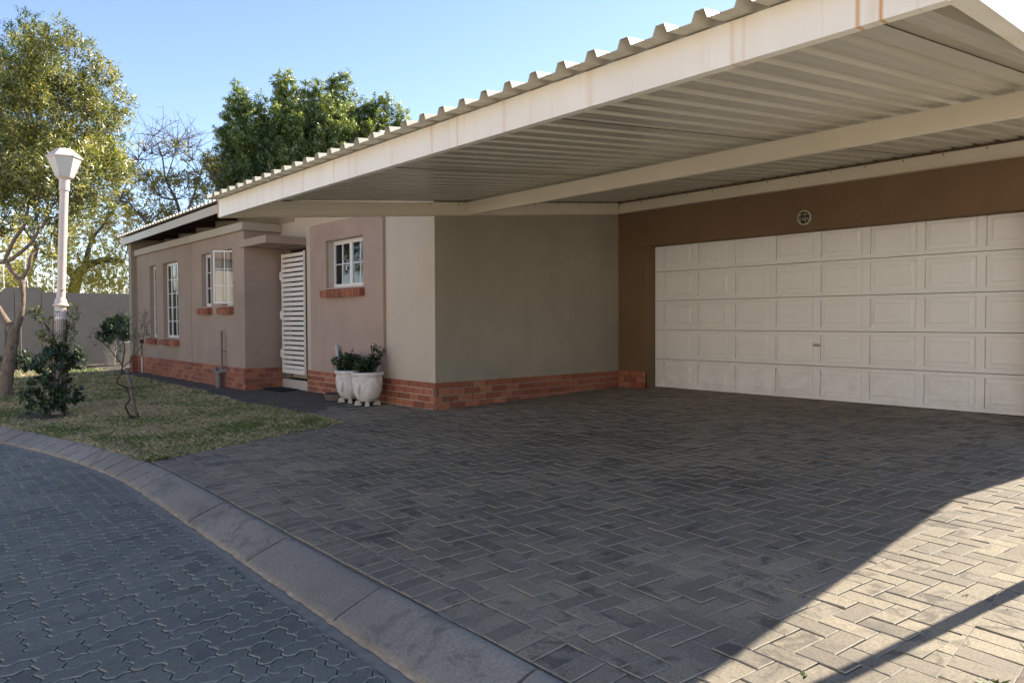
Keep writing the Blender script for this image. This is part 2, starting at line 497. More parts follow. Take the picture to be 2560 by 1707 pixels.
# ------------------------------------------------------------------ ground, road, driveway, kerb, lawn
KX = np.array([-30, -22, -16, -12, -9, -7, -5.5, -4.2, -3.02, -2.52, -1.70, -.93, -.09, .6, 1.16, 2.65, 4.05, 5.93, 9, 14])
KY = np.array([-16.5, -10.8, -7.9, -6.55, -5.72, -5.17, -4.79, -4.44, -4.14, -4.01, -3.83, -3.69, -3.575, -3.51, -3.492, -3.521, -3.556, -3.597, -3.66, -3.77])
_kx = np.linspace(-30, 14, 2201)
_ky = np.interp(_kx, KX, KY)
_ker = np.hanning(61); _ker /= _ker.sum()
_ky = np.concatenate([_ky[:30], np.convolve(_ky, _ker, 'valid'), _ky[-30:]])
def kerb_y(x): return float(np.interp(x, _kx, _ky))
def kerb_n(x):
    s = (kerb_y(x + .05) - kerb_y(x - .05)) / .1
    l = math.hypot(1, s)
    return s / l, -1 / l
def kerb_pt(x, off):
    nx, ny = kerb_n(x)
    return x + nx * off, kerb_y(x) + ny * off
def kerb_off_y(x, off):            # y on the curve offset towards the road, at abscissa x
    nx, ny = kerb_n(x)
    return kerb_y(x) - off / abs(ny)
def path_y(x): return float(np.interp(x, [-15.5, -13, -10.5, -7.5, -5, -4, 0], [-.92, -.98, -1.02, -1.05, -1.12, -1.22, -1.22]))
def left_x(y): return .66 - (y + 3.37) * (.68 / 2.15)
def right_x(y): return 6.661 - .113 * (y + 1.349)

g = MB(); vs = []; fs = []
gx = [-120, -60] + list(np.linspace(-30, 14, 177)) + [60, 120]
for xx in gx:
    k_ = kerb_y(max(min(xx, 14), -30))
    a_ = [(150, gz(0, 150) - .05), (3.9, gz(0, 3.9) - .05), (k_ + .06, gz(0, k_) - .05), (k_ + .02, gzr(0, k_) - .03), (min(k_ - .3, -3.9), gzr(0, min(k_ - .3, -3.9)) - .016), (min(k_ - 2.6, -6.2), gzr(0, min(k_ - 2.6, -6.2)) - .016), (-150, gzr(0, -150) - .016)]
    vs += [(xx, y_, z_) for y_, z_ in a_]
for i in range(len(gx) - 1):
    for j in range(6): fs.append((i * 7 + j, i * 7 + j + 1, (i + 1) * 7 + j + 1, (i + 1) * 7 + j))
g.add(vs, fs)
tag(g.build('ground', M['roadjoint'], fix=False), kind='structure')

def clip(poly, a, b, c):           # keep a x + b y <= c
    out = []
    for i in range(len(poly)):
        p, q = poly[i], poly[(i + 1) % len(poly)]
        dp, dq = a * p[0] + b * p[1] - c, a * q[0] + b * q[1] - c
        if dp <= 0: out.append(p)
        if dp * dq < 0:
            t = dp / (dp - dq); out.append((p[0] + (q[0] - p[0]) * t, p[1] + (q[1] - p[1]) * t))
    return out
def area(poly): return .5 * sum(poly[i][0] * poly[(i + 1) % len(poly)][1] - poly[(i + 1) % len(poly)][0] * poly[i][1] for i in range(len(poly)))

def paver(mb, poly, zf, gap=.0020, ch=.0038, dz=.0018, tilt=.010, deep=.03):
    if len(poly) < 3 or abs(area(poly)) < .0006: return
    if area(poly) < 0: poly = poly[::-1]
    cx = sum(p[0] for p in poly) / len(poly); cy = sum(p[1] for p in poly) / len(poly)
    n = len(poly)
    def inset(d):
        out = []
        for i in range(n):
            p0, p1, p2 = poly[i - 1], poly[i], poly[(i + 1) % n]
            e1 = (p1[0] - p0[0], p1[1] - p0[1]); e2 = (p2[0] - p1[0], p2[1] - p1[1])
            l1 = math.hypot(*e1) + 1e-9; l2 = math.hypot(*e2) + 1e-9
            n1 = (-e1[1] / l1, e1[0] / l1); n2 = (-e2[1] / l2, e2[0] / l2)
            k = 1 + n1[0] * n2[0] + n1[1] * n2[1]
            k = max(k, .35)
            out.append((p1[0] + (n1[0] + n2[0]) / k * d, p1[1] + (n1[1] + n2[1]) / k * d))
        return out
    a = random.gauss(0, tilt); b = random.gauss(0, tilt); d = random.gauss(0, dz)
    z = lambda p: zf(p[0], p[1]) + a * (p[0] - cx) + b * (p[1] - cy) + d
    A = inset(gap); B = inset(gap + ch)
    vs = [(p[0], p[1], z(p) - deep) for p in A] + [(p[0], p[1], z(p) - ch * .8) for p in A] + [(p[0], p[1], z(p)) for p in B]
    fs = []
    for i in range(n):
        j = (i + 1) % n
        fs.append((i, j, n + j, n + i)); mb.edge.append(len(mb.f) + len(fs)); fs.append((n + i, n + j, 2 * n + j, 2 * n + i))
    fs.append(tuple(range(2 * n, 3 * n)))
    mb.add(vs, fs)

def tiles(org, ang, unit, sign, box, zig=0):
    """herringbone tiles: yields world polygons whose centre lies in box"""
    ca, sa = math.cos(ang), math.sin(ang)
    W = lambda u, v: (org[0] + u * ca - v * sa, org[1] + u * sa + v * ca)
    x0, x1, y0, y1 = box
    cs = [((x - org[0]) * ca + (y - org[1]) * sa, -(x - org[0]) * sa + (y - org[1]) * ca) for x in (x0, x1) for y in (y0, y1)]
    i0 = int(min(c[0] for c in cs) / unit) - 2; i1 = int(max(c[0] for c in cs) / unit) + 2
    j0 = int(min(c[1] for c in cs) / unit) - 2; j1 = int(max(c[1] for c in cs) / unit) + 2
    def edge(a, b):
        if not zig: return [(a[0] * unit, a[1] * unit)]
        rev = (b[0] - a[0] + b[1] - a[1]) < 0
        s, e = (b, a) if rev else (a, b)
        dx, dy = e[0] - s[0], e[1] - s[1]
        pts = []
        for t, d in ((0, 0), (.33, .11), (.67, -.11), (1, 0)):
            pts.append(((s[0] + dx * t + (d if dy else 0)) * unit, (s[1] + dy * t + (d if dx else 0)) * unit))
        if rev: pts = pts[::-1]
        return pts[:-1]
    for i in range(i0, i1):
        for j in range(j0, j1):
            k = (i - j * sign) % 4
            if k == 0: w_, h_ = 2, 1
            elif sign > 0 and k == 3: w_, h_ = 1, 2
            elif sign < 0 and k == 2: w_, h_ = 1, 2
            else: continue
            cx, cy = W((i + w_ / 2) * unit, (j + h_ / 2) * unit)
            if not (x0 < cx < x1 and y0 < cy < y1): continue
            cor = [(i + t, j) for t in range(w_)] + [(i + w_, j + t) for t in range(h_)] + [(i + w_ - t, j + h_) for t in range(w_)] + [(i, j + h_ - t) for t in range(h_)]
            pl = []
            for q in range(len(cor)): pl += edge(cor[q], cor[(q + 1) % len(cor)])
            if not zig: pl = [(i * unit, j * unit), ((i + w_) * unit, j * unit), ((i + w_) * unit, (j + h_) * unit), (i * unit, (j + h_) * unit)]
            yield (cx, cy), [W(*p) for p in pl]

def soldier_y(x): return kerb_y(x) + .2
drv, pth = MB(), MB(); drv.edge, pth.edge = [], []
ang = math.radians(-4.7)
for (cx, cy), pl in tiles((6.316, -2.547), ang, .1015, 1, (-15.2, 7.2, -3.7, 3.75)):
    if cy > .15 and cx < -.05 and cx > -11: continue
    if cy > .3 and cx < 0: continue
    if cy < path_y(cx) - .1 and cx < left_x(cy) - .2: continue
    if cx > right_x(cy) + .1: continue
    if cy < -3.0:
        s = (soldier_y(cx + .1) - soldier_y(cx - .1)) / .2
        pl = clip(pl, s, -1, s * cx - soldier_y(cx))
    if cx < -.3 and cy > path_y(cx) - .12 and cx < left_x(path_y(0)) : pl = clip(pl, 0, -1, -(path_y(cx) + .1))
    elif cy < -1.12: pl = clip(pl, -1, -(.68 / 2.15), -(.66 + .1 - 3.37 * (.68 / 2.15)))
    kc = .0038
    if cx > right_x(cy) - .13: pl = clip(pl, 1, .113, 6.661 - .113 * 1.349); kc = .0016
    if len(pl) < 3: continue
    tgt = drv if cx + random.uniform(-.4, .4) > -1.2 else pth
    paver(tgt, pl, gz, ch=kc)
# edging courses
x = .72
while x < 7.05:                    # soldiers along the kerb
    y0, y1 = kerb_y(x) + .004, soldier_y(x)
    y0b, y1b = kerb_y(x + .1015) + .004, soldier_y(x + .1015)
    pl = [(x, y0), (x + .1015, y0b), (x + .1015 - .016, y1b), (x - .016, y1)]
    if x > 6.75: pass
    paver(drv, clip(pl, 1, .113, 6.661 - .113 * 1.349 + .2), gz)
    x += .1015
y = -3.28
while y < 3.6:                     # soldiers down the right-hand edge
    x0 = right_x(y); x1 = right_x(y + .1015)
    paver(drv, [(x0 - .004, y), (x0 + .203, y - .02), (x1 + .203, y + .0815), (x1 - .004, y + .1015)], gz, ch=.0024)
    y += .1015
y = -3.34
while y < -1.25:                   # stretchers against the lawn
    dx = -(.68 / 2.15) * .203
    x0 = left_x(y)
    paver(drv, [(x0, y), (x0 + .1, y + .005), (x0 + dx + .1, y + .208), (x0 + dx, y + .203)], gz)
    y += .203
x = -15.1
while x < -.05:
    paver(drv if x > -1.2 else pth, [(x, path_y(x)), (x + .1, path_y(x + .1)), (x + .1, path_y(x + .1) + .1), (x, path_y(x) + .1)], gz)
    x += .1015
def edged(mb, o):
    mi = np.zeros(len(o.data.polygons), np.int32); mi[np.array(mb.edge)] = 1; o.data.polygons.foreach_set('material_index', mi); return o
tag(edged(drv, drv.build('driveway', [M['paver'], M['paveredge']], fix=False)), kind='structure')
tag(edged(pth, pth.build('footpath', [M['pathpaver'], M['pathpaver']], fix=False)), kind='structure')
bed = MB()
bed.add([(left_x(-3.5), -3.5, gz(0, -3.5) - .010), (7.1, -3.62, gz(0, -3.62) - .010), (6.6, 3.9, gz(0, 3.9) - .010), (-.1, 3.9, gz(0, 3.9) - .010), (-.1, -1.21, gz(0, -1.21) - .010)], [(0, 1, 2, 3, 4)])
bed.add([(-15.2, -.95, gz(0, -.95) - .010), (-.1, -1.2, gz(0, -1.2) - .010), (-.1, .3, gz(0, .3) - .010), (-15.2, .3, gz(0, .3) - .010)], [(0, 1, 2, 3)])
tag(bed.build('paving_sand', M['joint'], fix=False), kind='structure')

rd = MB(); rd.edge = []
for (cx, cy), pl in tiles((4.04, -4.308), math.radians(-1.2), .0985, -1, (-13, 9.5, -7.6, -3.7), zig=1):
    ylim = kerb_off_y(cx, .335)
    if cy > ylim + .09: continue
    if cy > ylim - .2:
        s = (kerb_off_y(cx + .1, .335) - kerb_off_y(cx - .1, .335)) / .2
        pl = clip(pl, -s, 1, ylim - s * cx)
    paver(rd, pl, gzr, gap=.0026, ch=.005, dz=.0015, tilt=.01)
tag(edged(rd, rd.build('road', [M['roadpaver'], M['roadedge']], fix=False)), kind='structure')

# kerb stones, mortar line, haunch
joints = [9.0, 7.99, 6.92, 5.85, 4.77, 3.70, 2.63, 1.37]
x = 1.37
while x > -14: x -= .345 if x > 0 else .33; joints.append(x)
kb = MB()
prof = [(.0, -.14), (.0, -.020), (.004, -.008), (.014, -.001), (.032, .0), (.058, -.006), (.11, -.024), (.18, -.049), (.243, -.073), (.257, -.081), (.263, -.093), (.264, -.16)]
for a, b in zip(joints[:-1], joints[1:]):
    n = max(3, int((a - b) / .12))
    hz = random.gauss(0, .002)
    xs = np.linspace(b + .009, a - .009, n + 1)
    k = len(prof); vs = []; fs = []
    for xx in xs:
        for off, h in prof:
            px, py = kerb_pt(xx, off)
            e = random.gauss(0, .0006)
            vs.append((px, py + e, gz(px, py) + h + hz + e))
    for i in range(n):
        for j in range(k - 1):
            fs.append((i * k + j, i * k + j + 1, (i + 1) * k + j + 1, (i + 1) * k + j))
    fs.append(tuple(range(k))); fs.append(tuple(range(n * k, (n + 1) * k))[::-1])
    kb.add(vs, fs)
ko = kb.build('kerb', M['kerb'], smooth=True)
tag(ko, kind='structure')
def strip(name, o0, o1, dz, mat, jag=0):
    m = MB(); vs = []; fs = []
    xs = np.arange(-13.5, 9, .05)
    for xx in xs:
        for k_, off in enumerate((o0, o1)):
            px, py = kerb_pt(xx, off + random.gauss(0, jag))
            vs.append((px, py, gzr(px, py) + dz[k_] + random.gauss(0, jag * .4)))
    for i in range(len(xs) - 1): fs.append((2 * i, 2 * i + 1, 2 * i + 3, 2 * i + 2))
    tag(m.add(vs, fs).build(name, mat, fix=False), kind='structure')
strip('kerb_mortar', .255, .281, (.006, .001), M['mortarline'], .003)
strip('kerb_haunch', .274, .345, (-.002, -.004), M['haunch'], .0012)
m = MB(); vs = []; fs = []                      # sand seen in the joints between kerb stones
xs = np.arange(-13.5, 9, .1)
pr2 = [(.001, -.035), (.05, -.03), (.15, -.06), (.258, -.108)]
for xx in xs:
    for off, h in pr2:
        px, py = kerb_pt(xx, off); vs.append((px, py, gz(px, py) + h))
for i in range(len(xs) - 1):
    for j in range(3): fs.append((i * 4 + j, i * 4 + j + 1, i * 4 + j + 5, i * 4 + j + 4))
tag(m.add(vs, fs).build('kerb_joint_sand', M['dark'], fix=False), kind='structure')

# lawn: uneven thatch base and grass blades
def lawn_top(x):
    if x > 0: return -3.37 + (.66 - x) / .3163
    return path_y(x)
def lawn_z(x, y): return gz(x, y) - .026 + .008 * math.sin(1.7 * x + 2.3 * y) + .006 * math.sin(4.1 * x - 3.3 * y)
m = MB(); vs = []; fs = []
xs = np.linspace(-15.3, .655, 130); ny = 22
for xx in xs:
    a, b = kerb_y(xx) + .0, lawn_top(xx) + .02
    for j in range(ny):
        yy = a + (b - a) * j / (ny - 1)
        e = min(1, min(j, ny - 1 - j) / 2)
        vs.append((xx, yy, lawn_z(xx, yy) * e + (gz(xx, yy) - .032) * (1 - e)))
for i in range(len(xs) - 1):
    for j in range(ny - 1): fs.append((i * ny + j, (i + 1) * ny + j, (i + 1) * ny + j + 1, i * ny + j + 1))
tag(m.add(vs, fs).build('lawn', M['lawnbase'], smooth=True, fix=False), kind='structure')

def blades(name, n, xr, yfun, zf, hmin, hmax, mask=None, seed=3):
    r = np.random.default_rng(seed)
    X = xr[0] + (xr[1] - xr[0]) * r.random(n) ** .62
    lo = np.array([yfun(x)[0] for x in X]); hi = np.array([yfun(x)[1] for x in X])
    Y = lo + (hi - lo) * r.random(n)
    if mask is not None:
        k = mask(X, Y); X, Y = X[k], Y[k]
    n = len(X)
    Z = np.array([zf(x, y) for x, y in zip(X, Y)])
    h = r.uniform(hmin, hmax, n); wd = r.uniform(.0025, .005, n); a = r.uniform(0, 2 * np.pi, n)
    lean = r.normal(0, .8, (n, 2)) * h[:, None]
    P = np.stack([X, Y, Z], 1)
    s = np.stack([np.cos(a) * wd, np.sin(a) * wd, np.zeros(n)], 1)
    mid = P + np.stack([lean[:, 0] * .4, lean[:, 1] * .4, h * .6], 1)
    tip = P + np.stack([lean[:, 0] * 1.1, lean[:, 1] * 1.1, h], 1)
    V = np.stack([P - s, P + s, mid + s * .8, tip], 1).reshape(-1, 3)
    F = np.arange(4 * n).reshape(n, 4)
    return fastmesh(name, V, F, M['blade'])
def bedmask(X, Y):      # bare soil round the creeper and the sapling
    d1 = ((X + 3.95) / .75) ** 2 + ((Y + 3.55) / .38) ** 2
    d2 = ((X + 2.42) / .3) ** 2 + ((Y + 2.9) / .16) ** 2
    r = np.random.default_rng(8)
    q = r.random(len(X))
    return (q < np.clip(d1 - .35, .04, 1)) & (q < np.clip(d2 - .1, .35, 1))
bl = blades('lawn_grass', 190000, (-15.2, .64), lambda x: (kerb_y(x) + .005, lawn_top(x) - .01), lawn_z, .02, .05, bedmask)
tag(bl, 'short dry winter grass with green patches between kerb and footpath', 'grass', kind='stuff')
ro = blades('grass_runners', 9000, (-15.2, .62), lambda x: (kerb_y(x) - .028, kerb_y(x) + .03), lambda x, y: gz(x, y) - .012, .02, .045, None, 23)
tag(ro, 'dry grass runners creeping over the kerb edge', 'grass', kind='stuff')
m = MB()
m.lathe((-3.95, -3.58, gz(0, -3.58) - .03), [(.78, 0), (.6, .014), (.3, .03), (.02, .034)], 28)
so_ = m.build('soil_bed', M['soil'], smooth=True); so_.scale = (1, .5, 1); so_.location = (0, -3.58 * .5, 0)
tag(so_, kind='structure')
vg = blades('verge_grass', 9000, (6.9, 8.4), lambda x: (-3.5, 1.5), lambda x, y: gz(x, y) - .03, .02, .06, lambda X, Y: X > right_x(Y) + .21, 5)
tag(vg, 'green grass strip at the right edge of the paving', 'grass', kind='stuff')

m = MB()
vs = [(right_x(-3.4) + .45, -3.45, gz(0, -3.45) - .02), (15, -3.5, gz(0, -3.5) - .02), (15, 3.4, gz(0, 3.4) - .02), (right_x(3.4) + .45, 3.4, gz(0, 3.4) - .02)]
tag(m.add(vs, [(0, 1, 2, 3)]).build('fill_paving', simple('beige_paving', (.44, .40, .34), .85, var=.12, scale=3, bumps=.3), fix=False), kind='structure')  # unseen beige paving added to bounce warm light under the carport
m = MB()
tag(m.add([(-40, -10.9, gzr(0, -10) - .008), (40, -10.9, gzr(0, -10) - .008), (40, -7.6, gzr(0, -7.6) - .008), (-40, -7.6, gzr(0, -7.6) - .008)], [(0, 1, 2, 3)]).build('far_road', simple('sunlit_road_paving', (.30, .27, .235), .9, var=.12, scale=3, bumps=.3), fix=False), kind='structure')  # unseen far part of the road, coloured lighter and warmer for bounce light
# unseen house added across the road: it faces the sun and throws warm light back
N = empty('fill_house', (4, -12.5, -.3), 'unseen beige plastered house added across the road to bounce warm light', 'house')
m = MB()
wallgrid(m, (-10, -12), (24, -12), -.3, 3.3, (0, -1), .25, [(4, 5.4, 1.0, 2.2), (10, 11.8, 1.0, 2.2), (16, 17, .0, 2.1), (22, 23.6, 1.0, 2.2)])
m.box(-10, 24, -19.9, -19.7, -.3, 3.3)
weld(m.build('wall', plaster('fill_house_plaster', (.70, .63, .54), .05), N))
m = MB()
m.hexa([(-10.5, -11.5, 3.32), (24.5, -11.5, 3.32), (24.5, -20.4, 3.32), (-10.5, -20.4, 3.32), (-10.5, -15.9, 4.9), (24.5, -15.9, 4.9), (24.5, -16.0, 4.9), (-10.5, -16.0, 4.9)])
m.build('roof', simple('fill_house_roof_tiles', (.30, .17, .11), .8, var=.15, scale=6, bumps=.4), N)
for a, b in ((-6, -4.6), (0, 1.8), (12, 13.6)):
    f = MB(); f.box(a, b, -12.12, -12.08, 1.0, 1.05); f.box(a, b, -12.12, -12.08, 2.15, 2.2); f.box(a, a + .05, -12.12, -12.08, 1.05, 2.15); f.box(b - .05, b, -12.12, -12.08, 1.05, 2.15); f.box((a + b) / 2 - .03, (a + b) / 2 + .03, -12.12, -12.08, 1.05, 2.15)
    fo = f.build('window', M['white'], N); q = MB(); q.box(a + .04, b - .04, -12.16, -12.14, 1.02, 2.18); q.build('window_glass', M['glass'], fo)
m = MB(); m.box(6, 7, -12.18, -12.12, -.28, 2.1); m.build('door', M['timber'], N)
# ------------------------------------------------------------------ house
H = empty('house', (0, 0, 0), 'single storey plastered house with pink brown walls, brick plinth and white garage door', 'house')

def bricks(mb, mort, p0, p1, zt, zb_fun, n, proud=.012, courses=5, ch=.085, first=0.0, cut0=0., cut1=0.):
    """stretcher courses going down from zt; n = outward normal"""
    p0 = np.array((p0[0], p0[1], 0.)); p1 = np.array((p1[0], p1[1], 0.)); Lg = np.linalg.norm(p1 - p0); d = (p1 - p0) / Lg; n = np.array((n[0], n[1], 0.))
    zb = min(zb_fun(*p0[:2]), zb_fun(*p1[:2])) - .08
    mort.bar(p0 - n * .04, p1 - n * .04, n, 0, .04 + proud - .015, zb, zt - .001)
    for c in range(courses):
        z1 = zt - c * ch - .0; z0 = z1 - .073
        if z1 < zb: break
        u = -.115 * ((c + first) % 2) - random.uniform(0, .004)
        while u < Lg:
            a, b = max(u + .006, 0), min(u + .224, Lg)
            if b - a > .03:
                e = proud + random.gauss(0, .0012)
                mb.bar(p0 + d * a, p0 + d * b, n, -.03, e, z0 + random.gauss(0, .001), z1)
            u += .23
G = lambda x, y: gz(x, y)
for runs in ([((-3.576, 0), (0.010, 0), .34, (0, -1), 5, 0), ((0, -.010), (0, 3.37), .34, (1, 0), 5, 1)],
             [((.013, 3.38), (.53, 3.38), .345, (0, -1), 4, 0), ((.506, 3.37), (.506, 3.46), .345, (1, 0), 4, 1)],
             [((-11.0, -.633), (-4.535, -.633), .34, (0, -1), 5, 0), ((-4.545, -.643), (-4.545, 0), .34, (1, 0), 5, 1)],
             [((-11.235, -.745), (-11.0, -.745), .34, (0, -1), 5, 0), ((-11.0, -.755), (-11.0, -.633), .34, (1, 0), 5, 1)]):
    plb, mo = MB(), MB()
    for q0, q1, zt, nn, cs, ft in runs: bricks(plb, mo, q0, q1, zt, G, nn, courses=cs, first=ft)
    po = plb.build('brick_plinth', M['brick'], H)
    mo.build('plinth_mortar', M['mortar'], po)

# main front wall, side wall, garage wall
m = MB()
wallgrid(m, (-11.0, 0), (-.003, 0), -.1, 3.22, (0, 1), .24, [(-2.824 + 11, -1.70 + 11, 1.61, 2.32), (-4.6 + 11, -3.58 + 11, -.2, 2.32)])
weld(m.build('front_wall', M['pale'], H))
m = MB()
for (x0, x1, z0, z1) in ((-3.365, -2.824, .335, 2.595), (-1.70, -1.165, .335, 2.595), (-2.824, -1.70, .335, 1.61), (-2.824, -1.70, 2.32, 2.595)):
    m.box(x0, x1, -.042, .0, z0, z1)
o = m.build('raised_plaster_panel', M['pinkpanel'], H)
m = MB()
m.box(-.238, 0, .0015, 3.40, -.1, 3.215)
m.build('side_wall', M['olive'], H)
m = MB()
wallgrid(m, (0, 3.38), (6.42, 3.38), -.1, 3.03, (0, 1), .245, [(.506, 5.42, -.2, 2.193)])
weld(m.build('garage_wall', M['brown'], H))
# projecting bedroom block
WN = [(-9.96, -9.50, .78, 2.32), (-9.0, -8.0, .78, 2.32), (-6.62, -6.12, 1.385, 2.345), (-5.57, -5.07, 1.385, 2.345)]
m = MB()
wallgrid(m, (-11.0, -.633), (-4.545, -.633), -.1, 2.60, (0, 1), .24, [(a + 11, b + 11, c, d) for a, b, c, d in WN])
m.box(-4.785, -4.545, -.393, -.001, -.1, 2.60)
def soften(o, w_=.007):
    md = o.modifiers.new('bevel', 'BEVEL'); md.width = w_; md.segments = 2; md.limit_method = 'ANGLE'; return o
weld(m.build('bedroom_wall', M['pink'], H))
m = MB()
m.box(-7.215, -7.205, -.6345, -.62, .35, 2.598)
m.build('movement_joint', M['timber'], H)
m = MB()
m.box(-11.0, -4.492, -.683, -.002, 2.602, 2.735)
m.build('parapet_cap', M['trim'], H, bevel=.006)
m = MB()
m.box(-4.72, -3.59, -.66, -.002, 2.325, 2.445)
m.build('door_canopy', M['pink'], H, bevel=.005)
m = MB()
m.box(-11.225, -11.0, -.745, .24, -.1, 2.99)
m.build('end_pilaster', M['olive'], H)
# upper wall between parapet and roof is darker greige
m = MB()
m.box(-11.0, -4.0, -.012, -.001, 2.74, 3.18)
m.build('gable_infill', M['olive'], H)
# back, ends
m = MB()
m.box(-11.225, -10.985, .25, 8.2, -.1, 3.3)
m.box(-10.98, 6.35, 8.0, 8.2, -.1, 3.0)
m.box(6.18, 6.42, 3.63, 8.0, -.1, 3.02)
m.box(-10.97, -.25, .3, 7.99, -.04, .02); m.box(-.2, 6.17, 3.665, 7.99, -.04, .09)
m.build('rear_wall', M['pale'], H)
# interior lining
m = MB()
m.box(-10.9, -4.8, .30, .34, 0.03, 2.59); m.box(-10.9, -.3, 3.0, 3.05, 0.03, 3.1)
m.build('inner_partition', M['dark'], H)

# roof (ribbed sheet)
def ribsheet(name, mat, parent, x0, nrib, ys, zf, pitch=.203, crest=.045, base=.08, h=.042, cut=None):
    prof = []
    for i in range(nrib):
        a = x0 + i * pitch
        s = (base - crest) / 2
        prof += [(a, 0), (a + s, h), (a + s + crest, h), (a + base, 0)]
        if i < nrib - 1:
            mid = a + base + (pitch - base) / 2
            prof += [(mid - .006, 0), (mid, .003), (mid + .006, 0)]
    prof.append((x0 + nrib * pitch, 0))
    m = MB(); k = len(prof); vs = []; fs = []
    for y in ys:
        for x, z in prof:
            vs.append((x, y, zf(x, y) + z))
    for j in range(len(ys) - 1):
        for i in range(k - 1): fs.append((j * k + i, j * k + i + 1, (j + 1) * k + i + 1, (j + 1) * k + i))
    m.add(vs, fs)
    o = m.build(name, mat, parent, fix=False)
    if cut is not None:
        b = bmesh.new(); b.from_mesh(o.data)
        bmesh.ops.bisect_plane(b, geom=b.verts[:] + b.edges[:] + b.faces[:], plane_co=tuple(np.array(cut[0]) - root_loc(parent)), plane_no=cut[1], clear_outer=True)
        b.to_mesh(o.data); b.free()
    sd_ = o.modifiers.new('thickness', 'SOLIDIFY'); sd_.thickness = .0014; sd_.offset = 0
    return o
hz = lambda x, y: 3.165 + .0095 * x + .1 * (y + .9)
ribsheet('roof', M['housesheet'], H, -11.56, 60, [-.90, 1.5, 4, 8.3], hz, pitch=.197)
ribsheet('garage_roof', M['housesheet'], H, .05, 31, [3.45, 5.5, 8.3], lambda x, y: 3.045 + .03 * (y - 3.45))
# gutterless white fascia and end return
m = MB()
m.bar((-11.42, -.845, 0), (.24, -.845, 0), (0, 1, 0), 0, .022, 0, .001)
m = MB()
def zfas(x): return 3.125 + .0095 * x
vs = []
for yy in (-.845, -.822):
    vs += [(-11.42, yy, zfas(-11.42) - .148), (.24, yy, zfas(.24) - .148), (.24, yy, zfas(.24) + .0), (-11.42, yy, zfas(-11.42) + .0)]
m.add(vs, [(0, 1, 2, 3), (7, 6, 5, 4), (0, 4, 5, 1), (3, 2, 6, 7), (0, 3, 7, 4), (1, 5, 6, 2)])
m.build('fascia', M['hfascia'], H)
m = MB()
m.bar((-11.423, -.845, zfas(-11.4)), (-11.423, 8.2, zfas(-11.4) + .9), (-1, 0, 0), 0, .022, -.148, .0)
m.build('barge_board', M['hfascia'], H)
m = MB()
m.tube([(.27, -.92, 3.22), (.27, 8.2, 4.13)], .035, 10)
m.build('verge_roll', M['housesheet'], H, smooth=True)
for i in range(9):
    x = -11.10 - .05 + 1.172 * i
    m = MB()
    z0 = hz(x, -.82) - .19
    m.bar((x, -.82, z0), (x, .02, z0 + .084), (-1, 0, 0), 0, .05, 0, .15)
    m.build('rafter', M['timber'], H)
m = MB(); m.bar((-11.2, -.60, 0), (.0, -.60, 0), (0, 1, 0), 0, .05, 0, .02)
for yy in (-.55,):
    vs = []
    for y_, z_ in ((yy, -.03), (yy + .05, -.03), (yy + .05, .035), (yy, .035)): pass
# soffit boarding (dark) right under the sheet
m = MB()
vs = [(-11.2, -.82, hz(-11.2, -.82) - .012), (.2, -.82, hz(.2, -.82) - .012), (.2, .0, hz(.2, 0) - .012), (-11.2, .0, hz(-11.2, 0) - .012)]
vs += [(a, b, c + .008) for a, b, c in vs]
m.hexa(vs)
m.build('soffit', M['timber'], H)

# windows
def pane_grid(fr, gl, x0, x1, z0, z1, y, cols, rows, fw=.028, mw=.014, dep=.03, glass=True):
    fr.box(x0, x0 + fw, y, y + dep, z0, z1); fr.box(x1 - fw, x1, y, y + dep, z0, z1)
    fr.box(x0 + fw, x1 - fw, y + .001, y + dep, z0, z0 + fw); fr.box(x0 + fw, x1 - fw, y + .001, y + dep, z1 - fw, z1)
    ix0, ix1, iz0, iz1 = x0 + fw, x1 - fw, z0 + fw, z1 - fw
    for i in range(1, cols):
        c = ix0 + (ix1 - ix0) * i / cols
        fr.box(c - mw / 2, c + mw / 2, y + .004, y + dep - .006, iz0, iz1)
    for j in range(1, rows):
        c = iz0 + (iz1 - iz0) * j / rows
        fr.box(ix0, ix1, y + .006, y + dep - .008, c - mw / 2, c + mw / 2)
    if gl is not None: gl.box(ix0 - .004, ix1 + .004, y + .014, y + .017, iz0 - .004, iz1 + .004)

def sill(parent, x0, x1, zt, y, out=.085):
    m = MB(); n = max(3, int(round((x1 - x0) / .081)))
    p = (x1 - x0) / n
    for i in range(n):
        a, b = x0 + i * p + .006, x0 + (i + 1) * p - .006
        o_ = out + random.gauss(0, .004); s = random.gauss(0, .002); q = random.gauss(0, .003)
        vs = [(a, y - o_, zt - .135 + s), (b, y - o_ + q, zt - .135 + s), (b, y + .07, zt - .105), (a, y + .07, zt - .105),
              (a, y - o_ - .012, zt - .03 + s), (b, y - o_ - .012 + q, zt - .03 + s), (b, y + .08, zt + .004), (a, y + .08, zt + .004)]
        m.hexa(vs)
    o = m.build('brick_sill', M['brick'], parent, bevel=.003)
    m = MB(); m.box(x0 + .01, x1 - .01, y - out + .012, y + .05, zt - .115, zt - .035); m.build('sill_mortar', M['mortar'], o)
    return o
def handle(parent, x, y, z):
    m = MB(); m.tube([(x, y, z), (x, y - .03, z), (x + .004, y - .035, z - .02), (x + .01, y - .035, z - .075)], .006, 6)
    m.build('window_catch', M['white'], parent, smooth=True)

